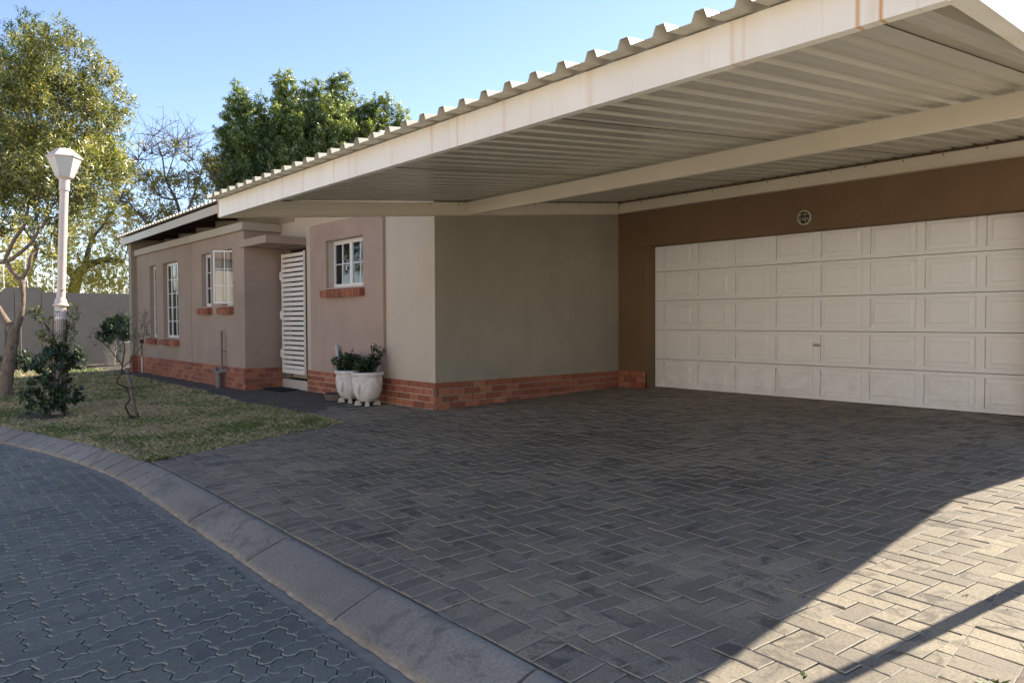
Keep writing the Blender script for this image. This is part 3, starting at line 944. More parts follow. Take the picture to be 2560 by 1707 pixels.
def window(name, x0, x1, z0, z1, yf, leafs, rows, curtain=None, dep=.088):
    w_ = MB(); g_ = MB()
    y = yf + dep
    # outer frame
    fw = .03
    w_.box(x0, x0 + fw, y, y + .045, z0, z1); w_.box(x1 - fw, x1, y, y + .045, z0, z1)
    w_.box(x0 + fw, x1 - fw, y, y + .045, z0, z0 + fw); w_.box(x0 + fw, x1 - fw, y, y + .045, z1 - fw, z1)
    o = w_.build(name, M['white'], H, bevel=.002)
    a = x0 + fw
    for frac, cols, off in leafs:
        b = a + (x1 - x0 - 2 * fw) * frac
        if cols:
            f2, g2 = MB(), MB()
            pane_grid(f2, g2, a + .001, b - .001, z0 + fw + .001, z1 - fw - .001, y - .012 + off, cols, rows)
            f2.build('window_sash', M['white'], o, bevel=.0015)
            g2.build('window_glass', M['glass'], o)
        a = b
    if curtain:
        c0, c1 = curtain
        m = MB(); n = 40; vs = []; fs = []
        xa = x0 - .1 + (x1 - x0 + .2) * c0; xb = x0 - .1 + (x1 - x0 + .2) * c1
        for i in range(n + 1):
            t = i / n; yy = y + .14 + .018 * math.sin(t * (xb - xa) * 60)
            vs += [(xa + (xb - xa) * t, yy, z0 - .1), (xa + (xb - xa) * t, yy, z1 + .05)]
        for i in range(n): fs.append((2 * i, 2 * i + 2, 2 * i + 3, 2 * i + 1))
        m.add(vs, fs)
        c = m.build('curtain', M['curtain'], o, smooth=True, fix=False)
        s_ = c.modifiers.new('thickness', 'SOLIDIFY'); s_.thickness = .002
    return o
y = -.633
w1 = window('window', *WN[0], y, [(1, 1, 0)], 5, (0, 1)); sill(w1, -10.0, -9.46, .77, y)
w2 = window('window', *WN[1], y, [(.36, 1, 0), (.64, 2, -.02)], 5, (.35, 1)); sill(w2, -9.04, -7.96, .77, y)
w3 = window('window', *WN[2], y, [(1, 2, 0)], 3, (0, 1)); sill(w3, -6.66, -6.08, 1.375, y)
w4 = window('window', *WN[3], y, [(1, 0, 0)], 3, (.0, .55)); sill(w4, -5.61, -5.03, 1.375, y)
mw = window('window', -2.824, -1.70, 1.61, 2.32, -.042, [(.49, 2, 0), (.02, 0, 0), (.49, 2, 0)], 2, (0, .42), .13)
m = MB(); m.box(-2.285, -2.24, .082, .125, 1.64, 2.29); m.build('window_mullion', M['white'], mw)
sill(mw, -2.87, -1.655, 1.60, -.042)
handle(mw, -2.33, .068, 1.93)
# the open casement of the fourth window, swung out
fr, gl = MB(), MB()
pane_grid(fr, gl, -.37, 0, 0, .90, -.015, 2, 3)
th = math.radians(57)
def swing(mb):
    mb.v = [(-5.10 + p[0] * math.cos(th) + p[1] * math.sin(th), -.56 + p[0] * math.sin(th) - p[1] * math.cos(th), 1.415 + p[2]) for p in mb.v]
swing(fr); swing(gl)
oc = fr.build('open_casement', M['white'], w4, bevel=.0015)
oc['label'] = 'casement sash swung open'
gl.build('casement_glass', M['glass'], w4)

# door opening: dark door behind, step, slatted gate
m = MB(); m.box(-4.6, -3.56, .20, .24, .17, 2.33); m.build('front_door', M['timber'], H)
m = MB()
for i in range(4):
    a = -4.54 + i * .241
    m.box(a, min(a + .237, -3.579), -.004, .30, -.05, .150)
m.box(-4.54, -3.579, .19, .31, .15, .245)
m.build('door_step', M['tile'], H, bevel=.002)
Gt = MB()
Gt.box(-4.43, -4.385, -.052, -.022, .255, 2.24); Gt.box(-3.605, -3.572, -.046, -.022, .255, 2.24)
gate = Gt.build('security_gate', M['gatewhite'], H, bevel=.002)
n = 25
for i in range(n):
    z = .255 + (2.24 - .255) * i / n
    m = MB()
    hh = .056 if i else .07
    m.box(-4.385, -3.569, -.058, -.036, z + .002, z + hh)
    m.build('gate_slat', M['gatewhite'], gate)
for z in (.58, 1.22, 1.87):
    m = MB(); m.box(-4.452, -4.43, -.06, -.03, z - .075, z + .075); m.tube([(-4.452, -.062, z - .06), (-4.452, -.062, z + .06)], .011, 8)
    m.build('gate_hinge', M['gatewhite'], gate)

# garage door: five sections of raised panels
xd0, xd1, yd = .514, 5.42, 3.624
gd = MB()
zs = [.112, .534, .964, 1.394, 1.823, 2.253]
px = [.661 + .607 * i for i in range(8)]
def qd(m, a, b, c, d, ya, yb=None):
    yb = ya if yb is None else yb
for k in range(5):
    z0, z1 = zs[k] + .004, zs[k + 1] - .004
    gd.box(xd0, xd1, yd + .030, yd + .05, z0, z1)
    # rails and stiles stand 12 mm proud of the panel grooves
    a0, a1 = z0, z0 + .048 ; b0, b1 = z1 - .040, z1
    gd.box(xd0, xd1, yd, yd + .0299, a0, a1); gd.box(xd0, xd1, yd, yd + .0299, b0, b1)
    edges = [xd0] + [v for p in px for v in (p, p + .524)] + [xd1]
    for i in range(0, len(edges), 2): gd.box(edges[i], edges[i + 1], yd, yd + .0299, a1, b0)
    for p in px:
        ax, bx, az, bz = p + .008, p + .516, a1 + .008, b0 - .008
        cx0, cx1, cz0, cz1 = ax + .056, bx - .056, az + .05, bz - .05
        vs = [(ax, yd + .0198, az), (bx, yd + .0198, az), (bx, yd + .0198, bz), (ax, yd + .0198, bz),
              (cx0 - .004, yd + .010, cz0 - .004), (cx1 + .004, yd + .010, cz0 - .004), (cx1 + .004, yd + .010, cz1 + .004), (cx0 - .004, yd + .010, cz1 + .004),
              (cx0, yd + .001, cz0), (cx1, yd + .001, cz0), (cx1, yd + .001, cz1), (cx0, yd + .001, cz1)]
        gd.add(vs, [(0, 1, 5, 4), (1, 2, 6, 5), (2, 3, 7, 6), (3, 0, 4, 7), (4, 5, 9, 8), (5, 6, 10, 9), (6, 7, 11, 10), (7, 4, 8, 11), (8, 9, 10, 11)])
gdo = gd.build('garage_door', M['garagedoor'], H, bevel=0)
m = MB(); m.box(xd0, xd1, yd - .004, yd + .03, .085, .1185); m.build('rubber_seal', M['black'], gdo)
m = MB()
m.lathe((3.02, yd, .795), [(.012, 0), (.02, -.004), (.018, -.012), (.008, -.016)], 16, 'y')
m.tube([(3.03, yd - .012, .796), (3.05, yd - .026, .80), (3.085, yd - .03, .806), (3.105, yd - .028, .797), (3.10, yd - .026, .784), (3.07, yd - .024, .782), (3.04, yd - .02, .788)], [.006, .007, .006, .008, .006, .006, .004], 8)
m.build('handle', M['chrome'], gdo, smooth=True)

# soil and waste pipes on the walls
m = MB()
m.tube([(-5.43, -.705, .28), (-5.43, -.705, .93)], .021, 10); m.tube([(-5.43, -.705, .86), (-5.43, -.705, .955)], .0235, 10)
m.tube([(-5.43, -.633, .60), (-5.43, -.705, .60)], .01, 6)
m.tube([(-5.52, -.73, -.03), (-5.52, -.73, .25)], .055, 14); m.tube([(-5.52, -.73, .13), (-5.52, -.73, .165)], .064, 14)
m.tube([(-5.52, -.73, .16), (-5.50, -.73, .22), (-5.43, -.715, .26), (-5.38, -.62, .265)], .046, 12)
m.tube([(-5.43, -.705, .26), (-5.43, -.705, .36)], .03, 12)
m.tube([(-5.52, -.73, .2), (-5.575, -.77, .275)], [.05, .05], 14, cap=False); m.tube([(-5.57, -.767, .268), (-5.585, -.777, .288), (-5.575, -.77, .280)], [.058, .06, .043], 14, cap=False)
m.tube([(-5.24, -.655, .30), (-5.235, -.70, .28), (-5.235, -.71, .02)], .008, 6)
m.build('drain_pipe', M['pipegrey'], H, smooth=True)
m = MB()
m.tube([(-2.36, -.085, -.02), (-2.36, -.085, .55), (-2.395, -.10, .755)], .031, 14)
m.tube([(-2.34, -.04, .62), (-2.37, -.09, .62)], .012, 6)
m.build('vent_pipe', M['pipepale'], H, smooth=True)
m = MB()
m.tube([(-10.53, -.67, -.02), (-10.53, -.67, .34)], .013, 8)
m.build('water_pipe', M['white'], H, smooth=True)
m = MB(); m.tube([(-10.53, -.67, .34), (-10.53, -.67, .66)], .011, 8); m.box(-10.56, -10.50, -.71, -.635, .64, .72)
m.build('standpipe_tap', M['timber'], H)

# ------------------------------------------------------------------ carport
K = empty('carport', (3.2, .3, 0), 'cream steel carport with ribbed sheet roof over the brick driveway', 'carport')
def zc(y): return 2.163 + .0916 * (y + 2.643)      # beam undersides
RX = lambda y: 6.80 - .072 * (y + 2.643)
def cbeam(name, p0, p1, n, h, mat, lip=.05, th=.006, flange_h=0):
    m = MB()
    m.bar(p0, p1, n, 0, th, 0, h)                # web
    m.bar(p0, p1, n, th, lip, 0, th); m.bar(p0, p1, n, th, lip, h - th, h)
    m.bar(p0, p1, n, lip - th, lip, th, .018)
    return m.build(name, mat, K)
cbeam('front_beam', (0.0, -2.643, 2.163), (6.80, -2.643, 2.163), (0, 1, 0), .176, M['fascia'])
cbeam('middle_beam', (.05, .44, zc(.44)), (6.58, .44, zc(.44)), (0, 1, 0), .158, M['beam'])
o = cbeam('wall_beam', (.05, 3.318, zc(3.318)), (6.37, 3.318, zc(3.318)), (0, 1, 0), .150, M['beam'])
m = MB(); m.bar((.05, 3.318, zc(3.318)), (6.37, 3.318, zc(3.318)), (0, -1, 0), 0, .03, 0, .006); m.build('wall_beam_lip', M['beam'], K)
m = MB()
m.bar((.056, -2.63, 2.165), (.056, 3.31, zc(3.31)), (-1, 0, 0), 0, .006, .0, .160)
m.bar((.085, -2.63, 2.164), (.085, 3.31, zc(3.31) - .001), (-1, 0, 0), 0, .085, -.006, .0)
m.bar((.050, -2.63, 2.165), (.050, 3.31, zc(3.31)), (-1, 0, 0), 0, .044, .154, .160)
m.build('side_beam', M['beam'], K)
m = MB(); m.bar((.002, -2.6465, 2.163), (.018, -2.6465, 2.163), (0, 1, 0), 0, .003, .002, .174); m.build('beam_end_strip', simple('rusted_paint', (.55, .33, .16), .7, var=.5, scale=14), K)
cbeam('right_beam', (6.80, -2.64, 2.160), (6.33, 3.3, 2.160 + .0916 * 5.94), (1, .072, 0), .176, M['fascia'], lip=.075)
m = MB()
m.bar((6.872, -2.66, 2.155), (6.40, 3.3, 2.155 + .0916 * 5.96), (1, .072, 0), 0, .006, .0, .19)
m.build('right_cover_flashing', M['fascia'], K)
zs_ = lambda x, y: 2.345 + .0916 * (y + 2.643)
ribsheet('roof_sheet', M['sheet'], K, -.016, 35, list(np.linspace(-2.765, 3.375, 9)), zs_, cut=((6.85, -2.643, 0), (1, .072, 0)))
for x in (6.288, 4.258, 2.228):
    m = MB(); m.bar((x, -2.60, zs_(x, -2.60) - .0035), (x, 3.3, zs_(x, 3.3) - .0035), (1, 0, 0), 0, .006, 0, .0025)
    m.build('lap_seam', M['timber'], K)
# bolt heads along the wall-side beams
m = MB(); m.lathe((3.2, .3, 0), [(.011, 0), (.011, -.005), (.006, -.009)], 8, 'y')
b0 = m.build('bolt_head', M['beam'], K)
m = MB(); m.obox((3.2, .3, 0), ((1, 0, 0), (0, 1, 0), (0, 0, 1)), (.004, .004, .009))
b1 = m.build('screw_tip', M['timber'], K)
spots = [(b1, .09 + i * .41, 3.315, zc(3.318) + .13) for i in range(16)] + [(b0, .4 + i * .95, 3.317, zc(3.318) + .07) for i in range(7)] + [(b1, .060, -.1 + i * .43, zc(-.1 + i * .43) + .135) for i in range(8)]
used = set()
for src_, x, y, z in spots:
    c_ = src_ if src_ not in used else src_.copy()
    if src_ in used: col.objects.link(c_); c_.parent = K
    used.add(src_)
    c_.location = (x - 3.2, y - .3, z)
K.matrix_world  # noqa

# slim steel post whose shadow crosses the paving at the right
m = MB(); m.tube([(6.872, -.5, -.05), (6.872, -.5, 2.42)], .036, 16); m.lathe((6.872, -.5, gz(0, -.5) - .02), [(.07, 0), (.07, .03), (.04, .035)], 16)
tag(m.build('steel_post', M['lamppaint'], smooth=True), 'slim beige steel post close beside the right edge of the carport', 'post')

# bulkhead light over the garage door
BL = empty('bulkhead_light', (3.02, 3.38, 2.348), 'round caged bulkhead light on the brown wall above the garage door', 'wall light')
c = (3.02, 3.38, 2.348)
m = MB(); m.lathe(c, [(.092, 0), (.092, -.022), (.088, -.026), (.08, -.026), (.08, -.012), (.0, -.012)], 40, 'y'); m.build('light_base', M['pipegrey'], BL, smooth=True)
m = MB()
m.lathe(c, [(.077, -.014), (.072, -.035), (.055, -.052), (.03, -.062), (.004, -.065)], 32, 'y'); 
gm, n_, b_ = newmat('smoky_glass'); b_.inputs['Base Color'].default_value = (.05, .035, .03, 1); b_.inputs['Roughness'].default_value = .12
m.build('light_glass', gm, BL, smooth=True)
m = MB()
m.lathe(c, [(.089, -.026), (.093, -.031), (.089, -.036), (.084, -.031)], 40, 'y')
def dome(u, v): return -.036 - .038 * max(0, 1 - (u * u + v * v) / .088 ** 2) ** .7
for s in (-.033, .033):
    for hv in (0, 1):
        pts = []
        lim = math.sqrt(.088 ** 2 - s * s)
        for t in np.linspace(-lim, lim, 13):
            u, v = (s, t) if hv else (t, s)
            pts.append((c[0] + u, c[1] + dome(u, v), c[2] + v))
        m.tube(pts, .0032, 6)
m.build('wire_cage', simple('cage_cream', (.5, .44, .33), .45), BL, smooth=True)
# crown clumps (x, y, z, radius), limb polylines (x, y, z, radius) and leader tips (x, y, z), metres
BIG=[[-7.54,-3.34,5.22,0.71],[-6.83,-2.81,5.25,0.6],[-7.08,-3.31,4.19,0.93],[-6.89,-2.61,4.47,0.74],[-7.0,-2.29,3.92,0.61],[-6.5,-3.13,3.41,0.77],[-7.17,-2.31,4.85,0.49],[-7.27,-3.59,2.87,0.56],[-8.28,-4.23,4.81,0.88],[-8.38,-4.24,3.68,0.89],[-8.85,-3.47,5.65,0.51],[-7.73,-2.57,3.29,0.54],[-6.63,-2.2,3.4,0.42],[-7.68,-2.83,2.84,0.42],[-6.92,-1.9,4.03,0.3],[-8.75,-3.06,5.27,0.66],[-8.33,-2.32,4.13,0.82],[-8.81,-3.21,3.73,0.96],[-6.69,-1.91,4.4,0.24],[-6.88,-2.42,5.17,0.31],[-7.0,-2.02,3.12,0.32],[-7.31,-2.9,5.72,0.29],[-8.32,-3.29,2.44,0.32]]
DARK=[[-12.23,-2.44,7.23,0.37],[-12.6,-2.88,7.23,0.36],[-12.51,-2.33,6.7,0.5],[-12.53,-2.83,6.43,0.54],[-10.57,-1.32,5.82,0.29],[-10.71,-1.35,5.34,0.39],[-12.32,-2.53,7.77,0.14],[-12.02,-2.21,6.78,0.27],[-13.0,-3.37,6.79,0.62]]
YEL=[[-22.14,-0.34,3.92,0.82],[-20.4,0.17,4.2,0.72],[-20.56,0.73,3.72,0.8],[-20.18,-0.24,2.99,0.71],[-20.03,0.54,2.75,0.66],[-22.84,-1.19,3.38,0.68],[-23.18,-1.61,2.83,0.61],[-19.97,1.15,4.36,0.53],[-19.7,0.95,3.14,0.59],[-21.31,-0.96,2.63,0.59],[-20.49,1.66,5.27,0.41],[-20.86,1.27,6.23,0.52],[-21.06,1.83,6.74,0.36],[-20.95,1.91,5.91,0.42],[-23.38,-1.8,3.92,0.68],[-21.5,0.46,5.0,0.55],[-20.44,1.4,5.1,0.46]]
SPA=[[-19.88,2.4,5.95,0.41],[-19.49,2.88,6.22,0.46],[-19.69,3.4,5.76,0.47],[-19.68,2.59,4.99,0.49],[-19.24,3.11,4.72,0.44],[-20.57,2.2,5.61,0.33],[-18.86,3.59,5.67,0.33],[-19.45,2.94,6.9,0.25],[-20.2,1.96,4.45,0.3],[-19.36,2.16,3.98,0.35],[-19.92,1.5,3.85,0.29],[-18.83,3.66,6.35,0.22]]
TIPS=[[-20.93,5.44,10.04],[-20.44,5.6,9.6],[-20.45,6.18,9.64],[-19.77,6.62,10.32],[-19.79,7.0,10.54],[-19.72,7.45,9.86],[-19.16,7.51,9.95],[-19.03,7.87,10.08],[-18.43,8.19,10.21],[-18.39,8.64,10.47],[-17.81,9.08,9.39],[-17.84,9.44,9.34],[-17.46,9.5,9.39],[-17.33,9.85,9.56],[-17.05,10.17,9.15],[-16.95,10.48,8.96],[-21.22,5.27,9.4],[-21.19,5.07,8.72],[-21.32,4.9,8.3],[-21.47,4.68,7.38],[-21.46,4.49,7.08],[-19.35,5.42,8.55],[-18.8,6.08,8.8],[-18.25,6.53,8.88],[-17.75,7.55,9.28],[-17.13,7.84,8.69],[-19.59,4.91,8.01],[-18.33,5.55,6.93],[-17.38,7.11,7.86],[-17.01,8.17,8.24],[-19.71,4.53,6.88],[-18.99,4.97,6.68],[-17.75,6.66,7.69],[-17.74,6.05,7.04],[-16.92,7.64,7.55],[-16.87,8.74,8.28],[-20.27,5.93,8.05],[-18.44,7.32,9.09],[-17.0,9.41,8.71],[-20.15,4.39,6.36],[-20.47,6.98,9.93],[-20.95,6.38,9.31],[-18.67,9.09,9.76]]
LIMBS={'trunk':[[-7.555,-3.588,-0.098,0.105],[-7.53,-3.536,0.443,0.09],[-7.493,-3.476,0.815,0.08],[-7.487,-3.463,0.95,0.085]],'l1':[[-7.487,-3.463,0.95,0.085],[-7.596,-3.582,1.188,0.055],[-7.711,-3.705,1.46,0.05],[-7.794,-3.94,1.895,0.045]],'l2':[[-7.487,-3.463,0.95,0.075],[-7.413,-3.365,1.221,0.045],[-7.397,-3.332,1.559,0.043],[-7.424,-3.352,1.83,0.05]],'l3':[[-7.424,-3.352,1.83,0.045],[-7.532,-3.472,2.0,0.036],[-7.592,-3.536,2.17,0.033],[-7.614,-3.562,2.136,0.03],[-7.392,-3.441,2.497,0.03],[-7.162,-3.313,2.752,0.026],[-7.126,-3.254,3.151,0.02],[-7.108,-3.215,3.551,0.016],[-6.925,-3.138,3.928,0.012]],'l4':[[-7.424,-3.352,1.83,0.04],[-7.34,-3.244,2.033,0.034],[-7.317,-3.209,2.236,0.03],[-7.362,-3.101,2.38,0.022],[-7.409,-3.15,2.517,0.02]],'l5':[[-7.592,-3.536,2.136,0.034],[-7.366,-3.421,2.228,0.03],[-7.217,-3.237,2.428,0.028],[-7.134,-3.131,2.629,0.026],[-7.05,-3.024,2.83,0.02],[-7.035,-2.991,3.166,0.016],[-6.892,-2.961,3.55,0.012]],'l6':[[-7.134,-3.131,2.629,0.02],[-7.163,-3.148,3.033,0.018],[-7.083,-3.037,3.435,0.016],[-7.022,-2.956,3.636,0.01]],'l7':[[-7.592,-3.536,2.136,0.028],[-7.745,-3.718,2.103,0.03]],'l8':[[-7.162,-3.313,2.752,0.018],[-7.283,-3.445,3.019,0.012],[-7.319,-3.475,3.286,0.01]]}
SLIMBS={'a':[[-19.21,3.075,3.216,0.088],[-19.365,2.945,4.445,0.066],[-19.513,2.806,5.265,0.049],[-19.747,2.56,5.948,0.033],[-19.85,2.473,6.767,0.022],[-20.039,2.28,7.451,0.011]],'b':[[-19.365,2.945,4.445,0.049],[-19.159,3.222,5.262,0.038],[-18.998,3.447,6.08,0.027],[-18.834,3.669,6.761,0.013]],'c':[[-19.513,2.806,5.265,0.038],[-19.869,2.393,5.403,0.027],[-20.147,2.095,6.087,0.019],[-20.378,1.846,6.634,0.011]],'d':[[-19.747,2.56,5.948,0.022],[-19.585,2.785,6.766,0.016],[-19.505,2.899,7.243,0.008]],'e':[[-19.411,2.236,3.591,0.055],[-19.687,1.946,4.398,0.038],[-19.955,1.647,4.803,0.024],[-20.137,1.451,5.207,0.013]],'f':[[-19.85,2.473,6.767,0.015],[-20.072,2.215,6.837,0.011],[-20.25,2.008,6.906,0.006]],'g':[[-18.998,3.447,6.08,0.015],[-19.185,3.251,6.627,0.011],[-19.281,3.155,7.037,0.006]],'h':[[-19.21,3.075,3.216,0.055],[-19.665,2.569,3.901,0.033],[-20.018,2.153,3.903,0.022],[-20.377,1.743,4.178,0.011]],'i':[[-19.159,3.222,5.262,0.022],[-18.899,3.54,5.534,0.015],[-18.733,3.759,6.078,0.008]]}
YLIMBS={'a':[[-20.609,-0.181,1.707,0.192],[-20.538,-0.065,2.494,0.168],[-20.376,0.144,2.887,0.132],[-19.956,0.649,3.146,0.096],[-19.529,1.148,3.078,0.06]],'b':[[-20.538,-0.065,2.494,0.12],[-20.893,-0.448,3.283,0.084],[-20.99,-0.534,3.94,0.06],[-20.66,-0.123,4.463,0.036]],'c':[[-20.376,0.144,2.887,0.096],[-20.223,0.363,3.804,0.06],[-19.977,0.674,4.327,0.036],[-20.201,1.22,5.192,0.024],[-20.505,1.685,6.362,0.014]],'d':[[-22.811,-1.215,2.011,0.12],[-22.738,-1.094,2.829,0.108],[-22.576,-0.869,3.646,0.072],[-22.854,-1.167,4.33,0.048]]}
# ------------------------------------------------------------------ foliage tools
def unit(a): return a / (np.linalg.norm(a, axis=-1, keepdims=True) + 1e-9)

def leaves_mesh(name, base, d, nrm, ln, wd, mat, parent=None, fold=.25):
    """one folded four-point leaf per row"""
    d = unit(d); s = unit(np.cross(d, nrm)); up = np.cross(s, d)
    ln = ln[:, None]; wd = wd[:, None]
    a = base; c = base + d * ln - up * ln * .08
    mid = base + d * ln * .48
    b = mid + s * wd + up * wd * fold; e = mid - s * wd + up * wd * fold
    V = np.stack([a, b, c, e], 1).reshape(-1, 3)
    k = len(base); i = np.arange(k) * 4
    F = np.concatenate([np.stack([i, i + 1, i + 2], 1), np.stack([i, i + 2, i + 3], 1)])
    return fastmesh(name, V, F, mat, parent)

def sprigs(P, D, nl, sl, r, spread=.85, droop=0.0, lmin=.05, lmax=.08, wr=.16, phase=True):
    """P sprig bases, D directions; returns leaf arrays"""
    n = len(P)
    t = (np.arange(nl) + .5) / nl
    D = unit(D)
    A = unit(np.cross(D, r.normal(size=(n, 3)))); B = np.cross(D, A)
    sl_ = sl * r.uniform(.6, 1.25, n)
    ph = np.arange(nl) * 2.4
    pos = P[:, None] + D[:, None] * (t[None, :, None] * sl_[:, None, None])
    pos[..., 2] -= droop * (t ** 2)[None] * sl_[:, None]
    side = A[:, None] * np.cos(ph)[None, :, None] + B[:, None] * np.sin(ph)[None, :, None]
    dr = D[:, None] * (1 - spread * .55) + side * spread + r.normal(0, .22, (n, nl, 3))
    dr[..., 2] -= droop * .8
    nr = unit(np.cross(dr, np.cross(D[:, None] + 0 * dr, dr)) + r.normal(0, .45, dr.shape) + np.array((0, 0, .5)))
    k = n * nl
    ln = r.uniform(lmin, lmax, k)
    return pos.reshape(k, 3), dr.reshape(k, 3), nr.reshape(k, 3), ln, ln * wr * r.uniform(.8, 1.25, k)

def crown(name, blobs, per_m2, nl, sl, mat, parent, seed, clump=.34, up=.5, lmin=.05, lmax=.08, wr=.16, spread=.85, droop=0., fill=.35, keep=1.0, twigs=None, squash=1.0, cfun=None):
    r = np.random.default_rng(seed)
    Ps, Ds = [], []
    for bx, by, bz, R in blobs:
        c = np.array((bx, by, bz))
        ncl = max(3, int(5.5 * (R / clump) ** 2 * .55 * keep))
        u = unit(r.normal(size=(ncl, 3)))
        rad = R * np.where(r.random(ncl) < fill, r.uniform(.2, .75, ncl), r.uniform(.75, 1.02, ncl))
        cc = c + u * rad[:, None] * np.array((1, 1, squash))
        for q, uu in zip(cc, u):
            cr = clump * r.uniform(.55, 1.15)
            ns = max(4, int(per_m2 * cr * cr))
            v = unit(r.normal(size=(ns, 3)) + uu * .5 + np.array((0, 0, .15)))
            rr = cr * r.uniform(.25, 1.0, ns) ** .6
            Ps.append(q + v * rr[:, None]); Ds.append(v * .7 + uu * .35 + np.array((0, 0, up)) + r.normal(0, .25, (ns, 3)))
    P = np.concatenate(Ps); D = np.concatenate(Ds)
    a = sprigs(P, D, nl, sl, r, spread, droop, lmin, lmax, wr)
    o = leaves_mesh(name, *a, mat, parent)
    if twigs is not None:
        k = r.random(len(P)) < twigs
        thin_tubes('twigs', P[k] - unit(D[k]) * sl * .6, P[k] + unit(D[k]) * sl * .9, .004, M['twig'], parent)
    return o, P, D

def thin_tubes(name, A, B, r0, mat, parent):
    n = len(A); d = unit(B - A); s = unit(np.cross(d, np.array((.3, .2, 1.)))); t = np.cross(d, s)
    ang = [0, 2.094, 4.189]
    ring = [s * math.cos(a) + t * math.sin(a) for a in ang]
    V = np.stack([A + q * r0 for q in ring] + [B + q * r0 * .4 for q in ring], 1).reshape(-1, 3)
    i = np.arange(n) * 6
    F = np.concatenate([np.stack([i + k, i + (k + 1) % 3, i + 3 + (k + 1) % 3, i + 3 + k], 1) for k in range(3)])
    return fastmesh(name, V, F, mat, parent)

def limb_smooth(pts, sub=4, wob=.0):
    P = np.array([p[:3] for p in pts]); R = [p[3] for p in pts]
    out = []; rr = []
    n = len(P)
    for i in range(n - 1):
        p0, p1, p2, p3 = P[max(i - 1, 0)], P[i], P[i + 1], P[min(i + 2, n - 1)]
        for k in range(sub):
            t = k / sub
            q = .5 * ((2 * p1) + (-p0 + p2) * t + (2 * p0 - 5 * p1 + 4 * p2 - p3) * t * t + (-p0 + 3 * p1 - 3 * p2 + p3) * t ** 3)
            out.append(q + np.random.default_rng(i * 7 + k).normal(0, wob, 3)); rr.append(R[i] + (R[i + 1] - R[i]) * t)
    out.append(P[-1]); rr.append(R[-1])
    return out, rr
def limbs(mb, D, seg=12, jit=.04, sub=4, wob=0):
    for k, pts in D.items():
        o, r = limb_smooth(pts, sub, wob); mb.tube(o, r, seg, jit=jit)

# big tree on the lawn
T = empty('olive_green_tree', (-7.555, -3.588, -.10), 'large forked tree with narrow olive green leaves on the lawn behind the lamp post', 'tree')
m = MB()
flare = {'f': [(-7.56, -3.60, -.16, .15), (-7.557, -3.592, -.02, .118), (-7.55, -3.58, .1, .105), (-7.53, -3.536, .443, .092), (-7.49, -3.47, .84, .086), (-7.487, -3.463, .98, .07)]}
limbs(m, flare, 18)
LL = dict(LIMBS); LL.pop('trunk')
limbs(m, LL, 14)
extra = {}
er = np.random.default_rng(4)
tips_ = [LL['l3'][-1], LL['l5'][-1], LL['l6'][-1], LL['l4'][-1], LL['l1'][-1], LL['l8'][-1], LL['l3'][5], LL['l5'][4], LL['l3'][6]]
for k, (bx, by, bz, R) in enumerate(BIG):
    s = min(tips_, key=lambda p: (p[0] - bx) ** 2 + (p[1] - by) ** 2 + (p[2] - bz) ** 2 + (9 if p[2] > bz else 0))
    mid = [(s[0] + bx) / 2 + er.normal(0, .12), (s[1] + by) / 2 + er.normal(0, .12), (s[2] + bz) / 2 + .1]
    extra[k] = [(s[0], s[1], s[2], .014), (*mid, .011), (bx, by, bz, .007)]
limbs(m, extra, 6)
m.build('trunk', M['bark'], T, smooth=True)
crown('crown', [(b[0], b[1], b[2], b[3] * .88) for k, b in enumerate(BIG) if not (b[2] < 3.0 and b[1] < -3.2) and k not in (14, 18, 20)] + [(-6.9, -3.9, 3.4, .35)], 480, 9, .18, M['leafbig'], T, 21, clump=.24, up=.7, lmin=.065, lmax=.115, wr=.15, twigs=.1, keep=.82, fill=.3)

# dark tree behind it
T = empty('dark_tree', (-12.0, -4.2, -.1), 'tall dark green tree rising behind the crown of the forked tree', 'tree')
m = MB()
limbs(m, {'t': [(-11.8, -3.9, -.3, .14), (-11.6, -3.6, 2, .11), (-11.4, -3.3, 4.5, .07), (-11.3, -3.1, 6.6, .03)], 'b': [(-11.5, -3.4, 3.4, .06), (-10.7, -2.2, 4.8, .04), (-10.3, -1.6, 5.6, .02)]}, 10)
m.build('trunk', M['bark'], T, smooth=True)
crown('crown', DARK + [(-11.3, -3.2, 5.0, .7), (-11.0, -2.7, 4.4, .6)], 330, 8, .16, M['leafdark'], T, 5, clump=.26, up=.3, lmin=.05, lmax=.085, wr=.2)

# yellow green tree beyond the boundary wall
T = empty('yellow_green_tree', (-18.9, -3.0, -.2), 'wide yellow green tree with drooping boughs beyond the grey boundary wall', 'tree')
m = MB(); limbs(m, YLIMBS, 10, .05)
p = YLIMBS['a'][0]; m.tube([(p[0] - .1, p[1], -.3), (p[0], p[1], p[2])], [.24, .19], 12)
p = YLIMBS['d'][0]; m.tube([(p[0], p[1], -.3), (p[0], p[1], p[2])], [.16, .12], 12)
er = np.random.default_rng(9)
src = [q for v in YLIMBS.values() for q in v[1:]]
ex = {}
for k, (bx, by, bz, R) in enumerate(YEL):
    for j in range(5):
        e = np.array((bx, by, bz)) + er.normal(0, R * .55, 3)
        s = min(src, key=lambda p: np.linalg.norm(np.array(p[:3]) - e))
        mid = (np.array(s[:3]) + e) / 2 + er.normal(0, .12, 3) + np.array((0, 0, .12))
        ex[(k, j)] = [(*s[:3], .02), (*mid, .013), (*e, .005)]
limbs(m, ex, 5)
m.build('trunk', M['twig'], T, smooth=True)
crown('crown', YEL + [(-19.6 - .4 * (k % 2), -5.2 + .62 * k, 2.25 + .25 * math.sin(k * 2.1), .62) for k in range(13)], 165, 8, .20, M['leafyel'], T, 13, clump=.36, up=.05, lmin=.05, lmax=.085, wr=.3, droop=.35, fill=.6, keep=1.15, twigs=.25)

